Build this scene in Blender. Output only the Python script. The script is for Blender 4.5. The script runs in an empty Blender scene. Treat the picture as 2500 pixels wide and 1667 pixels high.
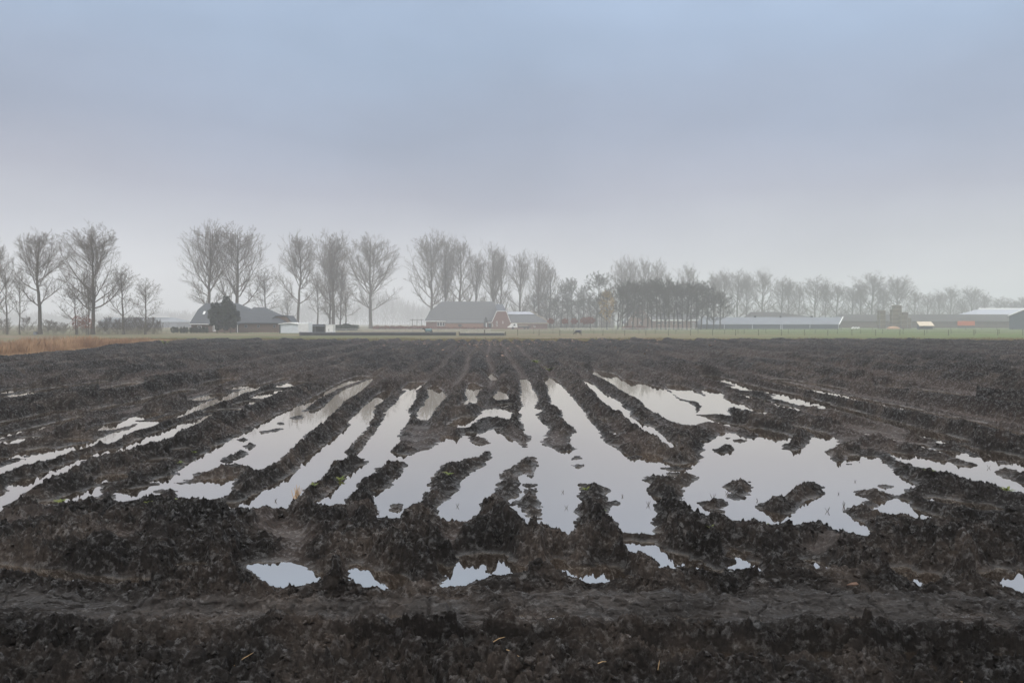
import bpy, bmesh, math, random
import numpy as np
from mathutils import Vector
R = math.radians
random.seed(7)
rng = np.random.default_rng(11)
scn = bpy.context.scene
C = scn.collection
F, HV, EYE, GZ = 2083.0, 790.0, 1.70, -0.10      # focal length (px of 2500), horizon row, eye height over water, grass level

# ------------------------------------------------------------------ camera
cd = bpy.data.cameras.new('camera'); cam = bpy.data.objects.new('camera', cd); C.objects.link(cam)
cam.location = (0, 0, EYE); cam.rotation_euler = (R(90), 0, 0)
cd.sensor_width = 36; cd.lens = 36*F/2500; cd.shift_y = -(833.5-HV)/2500
cd.clip_start = 0.1; cd.clip_end = 6000
cd.dof.use_dof = True; cd.dof.focus_distance = 12; cd.dof.aperture_fstop = 8.0
scn.camera = cam
# ------------------------------------------------------------------ sky and light
SUN_EL, SUN_AZ = R(42), R(200)
w = bpy.data.worlds.new('World'); scn.world = w; w.use_nodes = True
nt = w.node_tree; nt.nodes.clear()
def N(nt, t, **k):
    n = nt.nodes.new(t)
    for a, b in k.items(): setattr(n, a, b)
    return n
out = N(nt, 'ShaderNodeOutputWorld')
bgs = N(nt, 'ShaderNodeBackground'); bgc = N(nt, 'ShaderNodeBackground'); mixw = N(nt, 'ShaderNodeAddShader')
sky = N(nt, 'ShaderNodeTexSky', sky_type='NISHITA'); sky.sun_disc = False
sky.sun_elevation = SUN_EL; sky.sun_rotation = SUN_AZ; sky.air_density = 1.0; sky.dust_density = 3.0
bgs.inputs['Strength'].default_value = 0.012       # thin: almost all of it is hidden by the cloud deck
nt.links.new(sky.outputs[0], bgs.inputs['Color'])
tc = N(nt, 'ShaderNodeTexCoord'); sx = N(nt, 'ShaderNodeSeparateXYZ')
nt.links.new(tc.outputs['Generated'], sx.inputs[0])
mp = N(nt, 'ShaderNodeMapping'); mp.inputs['Scale'].default_value = (1.5, 1.5, 4.5)
nz = N(nt, 'ShaderNodeTexNoise'); nz.inputs['Scale'].default_value = 1.1; nz.inputs['Detail'].default_value = 3
nt.links.new(tc.outputs['Generated'], mp.inputs[0]); nt.links.new(mp.outputs[0], nz.inputs['Vector'])
ma = N(nt, 'ShaderNodeMath', operation='MULTIPLY_ADD'); ma.inputs[1].default_value = 0.15; ma.inputs[2].default_value = -0.075
nt.links.new(nz.outputs['Fac'], ma.inputs[0])
ad = N(nt, 'ShaderNodeMath', operation='ADD'); nt.links.new(sx.outputs['Z'], ad.inputs[0]); nt.links.new(ma.outputs[0], ad.inputs[1])
cr = N(nt, 'ShaderNodeValToRGB'); nt.links.new(ad.outputs[0], cr.inputs[0])
def lin(*c): return tuple(((x/255+.055)/1.055)**2.4 if x > 10 else x/255/12.92 for x in c)+(1,)
SKY = [(0.0, (232,232,236)), (0.05, (220,221,226)), (0.10, (197,199,208)), (0.165, (169,172,188)), (0.24, (150,161,183)), (0.32, (157,176,202)),
       (0.37, (168,189,217)), (0.46, .9), (0.62, 1.75), (1.0, 1.9)]
while len(cr.color_ramp.elements) < len(SKY): cr.color_ramp.elements.new(0.5)
for e, (p, c) in zip(cr.color_ramp.elements, SKY): e.position = p; e.color = lin(*c) if isinstance(c, tuple) else (c*.98, c*.99, c, 1)
m3 = N(nt, 'ShaderNodeMapping'); m3.inputs['Scale'].default_value = (2.4, 2.4, 4.5); m3.inputs['Location'].default_value = (3.1, .4, 0)
n3 = N(nt, 'ShaderNodeTexNoise'); n3.inputs['Scale'].default_value = 1.0; n3.inputs['Detail'].default_value = 4; nt.links.new(tc.outputs['Generated'], m3.inputs[0]); nt.links.new(m3.outputs[0], n3.inputs['Vector'])
q3 = N(nt, 'ShaderNodeMapRange'); q3.inputs['From Min'].default_value = .3; q3.inputs['From Max'].default_value = .7; q3.inputs['To Min'].default_value = .87; q3.inputs['To Max'].default_value = 1.12; nt.links.new(n3.outputs['Fac'], q3.inputs['Value'])
v3 = N(nt, 'ShaderNodeVectorMath', operation='SCALE'); nt.links.new(cr.outputs[0], v3.inputs[0]); nt.links.new(q3.outputs[0], v3.inputs['Scale'])
nt.links.new(v3.outputs[0], bgc.inputs['Color']); bgc.inputs['Strength'].default_value = 0.97
nt.links.new(bgs.outputs[0], mixw.inputs[0]); nt.links.new(bgc.outputs[0], mixw.inputs[1]); nt.links.new(mixw.outputs[0], out.inputs['Surface'])
sd_ = bpy.data.lights.new('sun', 'SUN'); sun = bpy.data.objects.new('sun', sd_); C.objects.link(sun)
sd_.energy = 0.9; sd_.angle = R(25); sd_.color = (1, .96, .9)
dirv = Vector((math.sin(SUN_AZ)*math.cos(SUN_EL), math.cos(SUN_AZ)*math.cos(SUN_EL), math.sin(SUN_EL)))
sun.rotation_euler = dirv.to_track_quat('Z', 'Y').to_euler()
scn.view_settings.view_transform = 'Standard'; scn.view_settings.look = 'None'
scn.view_settings.gamma = 1; scn.view_settings.exposure = 0.0
scn.render.engine = 'CYCLES'
scn.cycles.volume_bounces = 1; scn.cycles.max_bounces = 8; scn.cycles.transparent_max_bounces = 8

# ------------------------------------------------------------------ helpers
def tag(o, label=None, cat=None, group=None, kind=None):
    if label: o['label'] = label
    if cat: o['category'] = cat
    if group: o['group'] = group
    if kind: o['kind'] = kind
    return o
def empty(name, loc=(0,0,0)):
    o = bpy.data.objects.new(name, None); C.objects.link(o); o.location = loc; o.empty_display_size = .2
    return o
def thing(name, label, cat, loc, group=None):
    return tag(empty(name, loc), label, cat, group)
def link_mesh(name, me, mat=None, parent=None):
    if mat is not None: me.materials.append(mat)
    o = bpy.data.objects.new(name, me); C.objects.link(o)
    if parent is not None: o.parent = parent
    return o
def np_mesh(name, V, Fc, smooth=False):
    """V (n,3); Fc (m,k) constant k"""
    me = bpy.data.meshes.new(name); V = np.ascontiguousarray(V, np.float32); Fc = np.ascontiguousarray(Fc, np.int32)
    m, k = Fc.shape
    me.vertices.add(len(V)); me.vertices.foreach_set('co', V.ravel())
    me.loops.add(m*k); me.loops.foreach_set('vertex_index', Fc.ravel())
    me.polygons.add(m); me.polygons.foreach_set('loop_start', np.arange(0, m*k, k, dtype=np.int32))
    me.polygons.foreach_set('loop_total', np.full(m, k, np.int32))
    if smooth: me.polygons.foreach_set('use_smooth', np.ones(m, bool))
    me.update(calc_edges=True)
    return me
class MB:
    """collects boxes, prisms and tubes in metres; build() links ONE mesh"""
    def __init__(s, org=(0,0,0)): s.v = []; s.f = []; s.o = Vector(org)
    def add(s, vs, fs):
        b = len(s.v); s.v += [tuple(Vector(v)-s.o) for v in vs]; s.f += [tuple(i+b for i in f) for f in fs]; return s
    def box(s, x0, x1, y0, y1, z0, z1):
        return s.add([(x0,y0,z0),(x1,y0,z0),(x1,y1,z0),(x0,y1,z0),(x0,y0,z1),(x1,y0,z1),(x1,y1,z1),(x0,y1,z1)],
                     [(0,3,2,1),(4,5,6,7),(0,1,5,4),(1,2,6,5),(2,3,7,6),(3,0,4,7)])
    def bar(s, a, b, r, r2=None, n=6):
        a, b = Vector(a), Vector(b); d = (b-a).normalized(); r2 = r if r2 is None else r2
        u = d.orthogonal().normalized(); w_ = d.cross(u)
        vs = []
        for p, rr in ((a, r), (b, r2)):
            for k in range(n):
                t = 2*math.pi*k/n; vs.append(p+(u*math.cos(t)+w_*math.sin(t))*rr)
        fs = [(k, (k+1) % n, n+(k+1) % n, n+k) for k in range(n)]+[tuple(range(n))[::-1], tuple(range(n, 2*n))]
        return s.add(vs, fs)
    def ball(s, c, rx, ry, rz, n=10, m=7):
        vs = [(c[0], c[1], c[2]-rz)]; fs = []
        for j in range(1, m):
            ph = -math.pi/2+math.pi*j/m
            for k in range(n):
                t = 2*math.pi*k/n
                vs.append((c[0]+rx*math.cos(ph)*math.cos(t), c[1]+ry*math.cos(ph)*math.sin(t), c[2]+rz*math.sin(ph)))
        vs.append((c[0], c[1], c[2]+rz)); L = len(vs)-1
        for k in range(n):
            fs.append((0, 1+(k+1) % n, 1+k)); fs.append((L, L-n+k, L-n+(k+1) % n))
            for j in range(m-2): a = 1+j*n; fs.append((a+k, a+(k+1) % n, a+n+(k+1) % n, a+n+k))
        return s.add(vs, fs)
    def build(s, name, mat, parent=None, smooth=False):
        me = bpy.data.meshes.new(name); me.from_pydata(s.v, [], s.f); me.update()
        if smooth: me.polygons.foreach_set('use_smooth', [True]*len(me.polygons))
        return link_mesh(name, me, mat, parent)
def px(x, d): return (x-1250.0)/F*d
def pz(v, d): return EYE+(HV-v)*d/F
def gd(v): return (EYE-GZ)*F/(v-HV)      # distance of a point of the grass seen at row v

# ------------------------------------------------------------------ materials
def mat(name, col, rough=.7, col2=None, scale=3.0, spec=.3, metal=0.0, bump=0.0, bscale=20, stretch=(1,1,1), detail=4):
    m = bpy.data.materials.new(name); m.use_nodes = True; t = m.node_tree; p = t.nodes['Principled BSDF']
    p.inputs['Roughness'].default_value = rough; p.inputs['Specular IOR Level'].default_value = spec; p.inputs['Metallic'].default_value = metal
    tc = N(t, 'ShaderNodeTexCoord'); mpp = N(t, 'ShaderNodeMapping'); mpp.inputs['Scale'].default_value = stretch
    t.links.new(tc.outputs['Object'], mpp.inputs[0])
    n = N(t, 'ShaderNodeTexNoise'); n.inputs['Scale'].default_value = scale; n.inputs['Detail'].default_value = detail
    t.links.new(mpp.outputs[0], n.inputs['Vector'])
    r = N(t, 'ShaderNodeValToRGB'); r.color_ramp.elements[0].position = .35; r.color_ramp.elements[1].position = .65
    c2 = col2 or tuple(c*.75 for c in col)
    r.color_ramp.elements[0].color = (*c2, 1); r.color_ramp.elements[1].color = (*col, 1)
    t.links.new(n.outputs['Fac'], r.inputs[0]); t.links.new(r.outputs[0], p.inputs['Base Color'])
    if bump:
        b = N(t, 'ShaderNodeBump'); b.inputs['Strength'].default_value = bump; n2 = N(t, 'ShaderNodeTexNoise'); n2.inputs['Scale'].default_value = bscale
        t.links.new(tc.outputs['Object'], n2.inputs['Vector']); t.links.new(n2.outputs['Fac'], b.inputs['Height']); t.links.new(b.outputs[0], p.inputs['Normal'])
    return m
M = {}
M['bark'] = mat('bark', (.13,.115,.092), .9, (.075,.067,.055), 2.0, .2, stretch=(1,1,.2))
M['twig'] = mat('twig', (.17,.145,.12), .9, (.12,.10,.082), .6, .2)
M['grove_bark'] = mat('grove_bark', (.085,.083,.062), .9, (.055,.055,.042), .6, .2)
M['ochre_leaf'] = mat('ochre_leaf', (.40,.26,.07), .8, (.25,.17,.06), .8, .2)
M['rust_leaf'] = mat('rust_leaf', (.24,.085,.05), .8, (.14,.06,.04), 1.5, .2)
M['conifer'] = mat('conifer', (.022,.038,.022), .85, (.012,.022,.014), 1.2, .2)
M['conifer2'] = mat('conifer_green', (.045,.065,.035), .85, (.03,.04,.025), 1.2, .2)
M['tile'] = mat('roof_tile', (.045,.053,.063), .6, (.035,.041,.049), .8, .4, stretch=(1,1,6))
M['tile2'] = mat('roof_tile_grey', (.085,.088,.092), .7, (.07,.073,.077), .8, .4, stretch=(1,1,6))
M['tile_blue'] = mat('roof_tile_blue', (.035,.048,.07), .5, None, .8, .4)
M['brick'] = mat('brick', (.21,.12,.10), .85, (.155,.09,.075), 3, .2)
M['brick_or'] = mat('brick_orange', (.30,.16,.115), .85, (.23,.125,.09), 3, .2)
M['brick_br'] = mat('brick_brown', (.155,.11,.085), .85, (.12,.088,.07), 3, .2)
M['brick_pl'] = mat('brick_pale', (.28,.21,.18), .85, (.22,.17,.15), 3, .2)
M['white'] = mat('white_paint', (.80,.80,.78), .5, (.70,.70,.69), 2)
M['whitem'] = mat('white_metal', (.82,.85,.88), .4, (.74,.77,.80), 2)
M['cream'] = mat('cream_sheet', (.66,.56,.42), .6)
M['greym'] = mat('grey_metal', (.17,.19,.215), .6, (.15,.165,.19), .4, .4)
M['darkm'] = mat('dark_cladding', (.065,.085,.105), .6, (.055,.07,.09), .5)
M['dark2'] = mat('dark_board', (.055,.06,.065), .7, (.04,.045,.048), 1)
M['glass'] = mat('glass_dark', (.05,.06,.07), .15, None, 1, .5)
M['solar'] = mat('pale_panel', (.38,.40,.45), .5, (.33,.35,.40), .6, .5)
M['timber'] = mat('timber_crate', (.15,.125,.09), .85, (.10,.085,.065), 1.5)
M['timber_p'] = mat('timber_pale', (.42,.36,.27), .8, (.3,.26,.2), 2)
M['post'] = mat('post_wood', (.10,.09,.075), .9)
M['wire'] = mat('wire', (.20,.20,.19), .6)
M['wiretape'] = mat('white_tape', (.75,.75,.72), .6)
M['orange'] = mat('orange_paint', (.62,.14,.05), .6, (.50,.12,.05), .6)
M['barnwall'] = mat('barn_wall', (.12,.095,.075), .85, (.09,.075,.065), .5)
M['oldroof'] = mat('old_roof', (.060,.056,.050), .85, (.042,.040,.038), .3)
M['rubber'] = mat('rubber', (.02,.02,.02), .8)
M['coat'] = mat('animal_coat', (.035,.025,.02), .8)
M['rug_teal'] = mat('rug_teal', (.15,.24,.25), .7)
M['rug_blue'] = mat('rug_blue', (.035,.045,.075), .7)
M['leafg'] = mat('weed_green', (.07,.11,.02), .6, (.13,.14,.03), 25)
M['straw'] = mat('straw', (.48,.33,.18), .8, (.36,.24,.13), 30)
M['debris'] = mat('crop_debris', (.42,.29,.22), .8, (.17,.10,.07), 3, detail=2)
M['sprig'] = mat('dead_stalk', (.05,.035,.025), .8)
M['reed'] = mat('dry_reed', (.52,.36,.23), .9, (.30,.19,.13), .35, .15, stretch=(1,1,.5), detail=3)

# ------------------------------------------------------------------ noise
_ang = rng.random((256, 256))*2*np.pi
_gx = np.cos(_ang).astype(np.float32); _gy = np.sin(_ang).astype(np.float32)
def gn(x, y, s=0):
    x = x+s*37.13; y = y+s*11.71
    xi = np.floor(x); yi = np.floor(y); fx = (x-xi).astype(np.float32); fy = (y-yi).astype(np.float32)
    X = xi.astype(np.int32) & 255; Y = yi.astype(np.int32) & 255; X1 = (X+1) & 255; Y1 = (Y+1) & 255
    def g(a, b, dx, dy): return _gx[a, b]*dx+_gy[a, b]*dy
    u = fx*fx*fx*(fx*(fx*6-15)+10); v = fy*fy*fy*(fy*(fy*6-15)+10)
    a = g(X, Y, fx, fy); b = g(X1, Y, fx-1, fy); c = g(X, Y1, fx, fy-1); d = g(X1, Y1, fx-1, fy-1)
    return (a+(b-a)*u)*(1-v)+(c+(d-c)*u)*v            # about -0.7 .. 0.7

_px = rng.random((256, 256)).astype(np.float32); _py = rng.random((256, 256)).astype(np.float32); _pr = rng.random((256, 256)).astype(np.float32)
def domes(x, y, s=0):
    """packed irregular lumps, 0..1"""
    x = (x+s*17.3).astype(np.float32); y = (y+s*7.9).astype(np.float32); xi = np.floor(x); yi = np.floor(y); out_ = np.zeros(x.shape, np.float32)
    for i in (-1, 0, 1):
        for j in (-1, 0, 1):
            a = (xi+i).astype(np.int32) & 255; b = (yi+j).astype(np.int32) & 255; r = _pr[a, b]
            dx = x-(xi+i+_px[a, b]); dy = (y-(yi+j+_py[a, b]))*(.75+.6*_px[b, a]); q = 1-(dx*dx+dy*dy)/(.30+.55*r)**2
            np.maximum(out_, np.sqrt(np.maximum(q, 0))*(.35+.65*r), out=out_)
    return out_
# ------------------------------------------------------------------ the muddy field: traced puddles, islands and ridges laid on the ground
TO = {'A':(0,900),'B':(400,900),'C':(900,880),'D':(1400,880),'E':(1900,900),'F':(500,1180),'G':(1000,1180),'H':(1500,1180),'I':(1900,1180)}
def P(t, s):
    a = [float(q) for q in s.replace(';', ' ').replace(',', ' ').split()]; o = TO[t]
    return [(o[0]+a[i]/3.92, o[1]+a[i+1]/3.92) for i in range(0, len(a), 2)]
WATER = [
 P('A','0,1010;60,975;130,955;200,925;290,915;350,895;440,875;520,845;600,825;660,800;740,775;820,755;900,720;960,700;1030,720;1090,700;1130,665;1190,630;1260,600;1350,575;1410,560;1480,540;1530,510;1600,485;1680,470;1760,450;1850,415;1950,375;2050,340;2130,315;2200,295;2300,245;2352,228')+P('B','870,205;900,180;1000,150;1090,125;1190,95;1180,86;1080,114;980,140;880,172;760,205;650,232')+P('A','2100,285;2000,315;1900,350;1800,400;1700,430;1600,455;1520,480;1450,500;1330,510;1340,530;1300,560;1220,585;1100,610;1060,635;980,660;900,690;820,715;720,730;620,755;540,770;480,775;430,755;340,770;240,790;190,810;140,840;90,870;40,855;-300,860;-300,1100'),
 P('A','-300,1500;0,1350;20,1320;80,1270;160,1230;250,1150;330,1110;390,1080;440,1045;480,1020;560,1020;620,985;700,930;760,885;820,870;900,860;980,830;1060,820;1150,795;1220,775;1300,745;1370,730;1440,710;1520,700;1600,675;1680,610;1770,580;1850,545;1930,505;2000,460;2010,440;1960,460;1900,475;1840,490;1740,515;1700,545;1640,570;1580,590;1500,610;1440,640;1400,660;1340,680;1290,700;1240,720;1200,750;1120,770;1020,775;960,800;900,830;820,830;780,870;720,890;660,905;600,930;540,960;510,990;470,1020;420,1000;380,1030;290,1055;230,1050;180,1080;140,1130;90,1180;30,1200;-300,1300'),
 P('A','-300,740;0,655;60,630;130,610;210,590;280,575;350,560;430,540;520,520;600,500;700,475;800,450;790,465;700,490;640,510;560,540;480,550;420,570;350,590;280,600;240,592;150,615;100,635;40,655;-300,770'),
 P('B','160,1040;170,1000;210,950;260,920;300,880;360,840;420,810;500,750;540,725;620,705;660,680;720,650;800,610;860,590;920,540;980,505;1040,470;1110,435;1200,400;1290,355;1340,340;1400,310;1450,270;1520,240;1600,190;1700,140;1780,100;1880,70;2010,80;1960,120;1900,180;1860,220;1780,270;1700,320;1640,380;1600,430;1540,480;1500,530;1430,570;1360,610;1300,670;1250,720;1210,760;1170,800;1110,840;1080,880;1060,910;1010,935;940,955;890,965;840,945;790,920;680,905;620,925;540,920;500,960;440,970;380,985;310,1000;250,1010;200,1040'),
 P('B','120,1120;200,1105;260,1125;310,1105;380,1090;420,1065;500,1055;540,1085;580,1065;640,1035;680,1050;640,1090;610,1130;625,1160;640,1180;590,1210;500,1235;400,1250;300,1245;200,1240;160,1190'),
 P('A','1130,1180;1200,1150;1250,1155;1350,1140;1420,1135;1450,1165;1490,1200;1480,1225;1400,1240;1300,1255;1200,1270;1130,1265;1150,1220'),
 P('A','600,1240;640,1215;700,1210;740,1175;790,1195;850,1165;900,1145;925,1135;920,1180;930,1190;890,1220;800,1250;720,1265;620,1270'),
 P('B','520,1300;640,1290;760,1285;830,1250;870,1205;950,1190;1010,1150;1100,1090;1200,1050;1290,980;1340,920;1390,875;1400,840;1480,800;1530,760;1590,710;1650,660;1740,600;1800,540;1800,500;1860,430;1920,380;1980,320;2050,260;2110,220;2160,210;2140,250;2110,290;2060,320;2000,360;1980,420;1985,460;1940,540;1890,600;1830,660;1790,700;1790,730;1740,760;1710,780;1730,830;1720,860;1650,890;1590,920;1530,960;1520,1030;1480,1060;1440,1080;1440,1110;1380,1110;1320,1150;1280,1170;1250,1220;1220,1260;1170,1310;1150,1340;1080,1335;980,1310;880,1330;800,1350;700,1350;640,1320'),
 # the big lake
 P('C','400,280;330,340;290,400;240,440;170,500;185,540;150,590;110,640;110,690;70,720;20,760')+P('B','1961,712;1940,760;1860,805;1900,840;1950,880;2000,885;1990,915;1900,930;1870,970;1800,1000;1780,1060;1720,1080;1680,1150;1600,1210;1510,1270;1500,1300;1600,1310;1700,1305;1790,1285;1900,1300;2000,1420')+P('C','40,1480;100,1500;230,1505;330,1490;600,1500;700,1540;800,1550;900,1545;1000,1530')+P('G','850,290;950,285;1040,350;1110,405;1200,410;1340,380;1400,430;1460,470;1520,495;1700,500;2000,450;2100,470;2200,475;2300,480')+P('H','100,465;250,475;420,465;700,330;820,300;870,305;960,300;1050,305;1110,340;1180,375;1250,360;1300,350;1350,360;1430,375;1500,410;1560,405;1620,395;1690,405;1790,405;1870,375;1980,380;2040,405;2100,420;2160,465;2220,485;2290,495;2352,485')+P('I','720,495;790,490;890,480;830,440;800,410;740,350;680,340;620,290;590,255;650,230;720,215;790,190;830,170;900,180;960,190;930,230;980,265;1030,300;1120,305;1170,290;1230,290;1240,315;1330,335;1400,320;1480,335;1550,325;1500,310;1420,300;1340,270;1270,240;1210,195;1190,155;1100,150;1080,165;1000,170')+P('E','1080,1250;1090,1215;1140,1200;1180,1150;1300,1130;1250,1110;1150,1040;1080,1000;1060,960;990,910;940,860;900,840;820,840;740,830;700,860;640,890;560,890;480,880;450,840;410,800;460,770;530,750;545,710;510,650;460,630;380,600;300,585;250,570;180,555;150,548')+P('D','1750,590;1620,575;1570,548;1500,530;1450,495;1450,465;1490,440;1560,455;1640,480;1740,500;1830,515;1820,490;1760,470;1690,465;1640,430;1560,400;1480,370;1400,360;1420,330;1380,290;1280,270;1240,285;1280,330;1310,355;1260,355;1200,325;1140,290;1060,250;980,235;900,235;930,270;980,320;1040,360;1100,380;1180,390;1230,410;1245,440;1210,500;1150,505;1150,450;1100,410;1040,390;980,370;930,330;900,300;840,270;770,245;680,225;600,205;520,185;440,190;410,150;340,120;250,105;160,98;190,125;240,145;330,190;400,230;440,265;500,300;560,340;640,370;690,400;700,440;760,480;850,525;900,555;980,590;1060,610;1140,625;1220,600;1300,590;1390,600;1480,625;1600,632;1700,680;1760,700;1810,735;1700,750;1600,735;1540,700;1440,690;1390,740;1320,780;1250,770;1285,820;1280,860;1240,890;1260,920;1250,960;1200,975;1130,985;1000,1000;850,970;820,960;830,935;770,910;700,885;600,900;520,905;440,880;400,850;300,795;260,770;230,700;180,640;150,590;100,550;90,490;40,440;0,400')+P('C','1900,320;1850,270;1800,210;1750,170;1700,165;1690,190;1740,250;1740,310;1770,370;1775,435;1830,440;1880,490;1880,570;1930,600;1980,640;2020,670;1980,710;1950,750;1970,800;2010,850;1900,870;1840,885;1790,880;1740,840;1680,820;1640,800;1620,770;1650,720;1710,660;1690,630;1620,590;1590,530;1570,515;1640,490;1640,470;1560,450;1580,420;1600,380;1580,320;1540,270;1520,210;1510,180;1470,180;1480,230;1490,300;1480,370;1500,430;1480,470;1460,490;1490,530;1480,570;1510,620;1520,690;1540,710;1590,740;1580,775;1550,780;1530,850;1450,860;1430,820;1380,770;1310,740;1250,710;1200,690;1190,670;1250,650;1200,660;1110,695;1070,720;1020,700;960,690;900,740;830,735;740,720;720,740;710,790;650,830;560,860;480,880;400,910;340,925;300,900;220,885;170,870;230,830;280,770;250,710;310,650;350,600;380,540;350,470;400,410;430,370;430,300;410,280'),
 P('E','1430,1240;1500,1230;1600,1250;1700,1270;1800,1280;1900,1300;2000,1305;2100,1340;2150,1360;2000,1360;1900,1350;1820,1340;1780,1310;1700,1300;1600,1290;1500,1270'),
 P('E','1060,800;1150,810;1280,825;1340,850;1440,870;1560,880;1640,915;1700,925;1850,935;1960,925;1850,890;1700,850;1640,820;1560,800;1530,780;1720,795;1840,850;2010,860;1950,830;1850,780;1740,745;1760,735;1850,760;1920,780;2050,790;2200,820;2400,870;2900,990;2900,1400;2352,1190;2250,1170;2150,1140;2000,1100;1900,1085;1780,1050;1660,1000;1540,990;1480,970;1400,950;1320,940;1200,890;1130,850'),
 P('E','1330,612;1400,632;1480,645;1500,672;1420,668;1370,652'), P('E','1530,678;1600,705;1580,720;1540,700'), P('E','1280,722;1360,728;1445,758;1380,750'),
 P('E','0,258;80,278;200,308;345,355;300,362;150,325;60,302;-40,285'), P('D','1880,335;2000,340;2100,380;2200,400;2310,435;2250,442;2120,418;2000,372'),
 P('D','1610,318;1700,345;1800,372;1900,403;1840,404;1740,376'), P('D','1930,413;2050,438;2200,483;2100,478;2000,450'), P('E','0,343;80,358;150,383;250,408;160,404;60,375'), P('E','370,365;450,370;490,385;420,388'),
 P('D','110,190;180,240;260,310;350,350;430,400;450,440;510,490;520,530;600,580;660,620;700,620;760,650;800,700;870,745;900,780;980,815;940,835;880,780;820,740;740,690;660,650;600,600;530,560;480,510;400,470;340,430;280,380;240,310;170,260'),
 P('D','280,560;320,600;300,590'), P('D','395,690;430,715;400,710'),
 P('C','490,480;540,440;560,400;600,350;590,310;580,260;630,240;680,290;720,340;680,390;640,430;600,480;570,540;550,570;500,570;490,520'),
 P('C','990,215;1080,260;1030,300;1000,350;1020,410;870,430;920,410;980,370;950,320;960,270'), P('C','1150,125;1180,130;1225,180;1190,190'),
 P('C','1290,250;1330,270;1290,310;1320,370;1240,380;1200,340;1250,310'),
 P('C','1090,490;1200,460;1330,470;1350,500;1330,565;1240,545;1180,535;1090,540;1010,570;990,600;950,640;860,645;760,630;820,590;900,540;1000,540;1070,530;1110,512'),
 P('C','1220,430;1360,413;1360,425;1280,445'),
 P('F','440,780;500,760;600,765;750,770;880,775;900,820;940,870;1000,885;1050,870;1100,880;1060,930;1000,960;900,980;760,990;660,955;600,905;540,865'),
 P('F','1400,830;1440,790;1500,815;1600,850;1680,860;1740,880;1850,905;1890,940;1810,1010;1700,1015;1600,995;1540,975;1480,925;1420,890'),
 P('G','290,780;340,800;480,800;520,720;560,690;700,680;880,700;920,740;1000,790;1040,800;1050,845;900,865;700,890;600,920;480,965;340,990;290,975;420,945;460,900;400,850;330,830'),
 P('G','1370,750;1400,725;1450,770;1540,810;1680,800;1760,825;1860,785;1960,800;2000,870;2100,890;2100,915;1950,915;1850,935;1750,945;1700,905;1500,865;1420,805'),
 P('H','110,560;200,560;300,570;360,610;460,650;560,680;660,700;700,750;740,740;810,800;800,825;700,805;600,795;510,815;490,765;400,725;330,695;250,685;170,615'),
 P('H','1160,810;1200,770;1300,760;1350,770;1350,840;1300,845;1220,830'), P('H','890,825;1000,840;1010,865;930,865'), P('H','1905,745;1960,785;2015,800;1990,815;1950,800'), P('H','1120,630;1190,660;1230,700;1180,740;1150,700'),
 P('I','1120,830;1220,820;1250,850;1310,870;1330,890;1450,870;1500,900;1460,980;1400,985;1340,960;1300,900'),
 P('I','1980,860;2050,840;2120,820;2160,870;2280,880;2352,850;2600,850;2900,1100;2352,1045;2230,1030;2190,950;2050,915'),
 P('F','-215,790;-170,775;-110,770;-60,780;-40,800;-90,812;-170,812'), P('F','-1230,1165;-1180,1155;-1110,1165;-1030,1185;-1060,1202;-1150,1200'),
]
STREAK = [(P('A','0,235;180,195;380,175;550,165'),.10),(P('A','40,275;350,225;520,195;820,150;1000,125'),.10),(P('A','1050,185;1180,165;1280,140'),.10),(P('A','-200,590;0,540;130,510;350,465;460,435;600,410'),.07),
 (P('A','930,400;1060,370;1280,330;1440,295;1600,255;1800,205'),.08),(P('A','1980,160;2080,125;2200,100'),.12),(P('A','1880,300;2000,270;2100,245'),.08),(P('A','980,580;1080,550;1200,515'),.10),(P('A','1290,485;1400,455'),.08),
 (P('A','1430,445;1500,435'),.06),(P('A','70,712;140,692'),.06),(P('A','260,667;300,660'),.05),(P('A','690,685;750,690'),.08),(P('B','740,350;860,315'),.08),(P('B','900,280;1000,235;1110,205'),.08),(P('B','1150,175;1290,130'),.10),
 (P('B','500,410;640,395'),.10),(P('B','670,195;830,155'),.10),(P('B','520,125;640,100'),.12),(P('A','1590,1075;1690,1045;1730,1030'),.06),(P('A','1500,1140;1590,1130'),.07),(P('A','490,1285;560,1290'),.05),(P('A','1040,1065;1090,1030'),.06),
 (P('A','1470,895;1520,875'),.05),(P('A','1740,775;1780,770'),.05),(P('E','200,305;400,340;640,400;900,470;1200,550;1500,630;1750,700'),.05),(P('D','1290,150;1400,180;1560,220;1800,280;2000,320;2352,415'),.08),(P('D','1570,250;1700,285'),.09),
 (P('D','1850,185;2100,240;2352,290'),.08),(P('E','0,130;250,185;600,260;1000,340;1300,400'),.06),(P('E','0,100;400,160;600,200'),.05),(P('E','1000,170;1400,210;1800,260'),.06),(P('E','1300,400;1500,440;1900,520;2352,640'),.03),(P('C','470,210;420,250;390,280'),.08),
 (P('F','-1960,800;-1500,860;-1200,905;-900,925;-640,935'),.035),(P('F','-1960,1000;-1500,1120;-1000,1175'),.03)]
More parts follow.
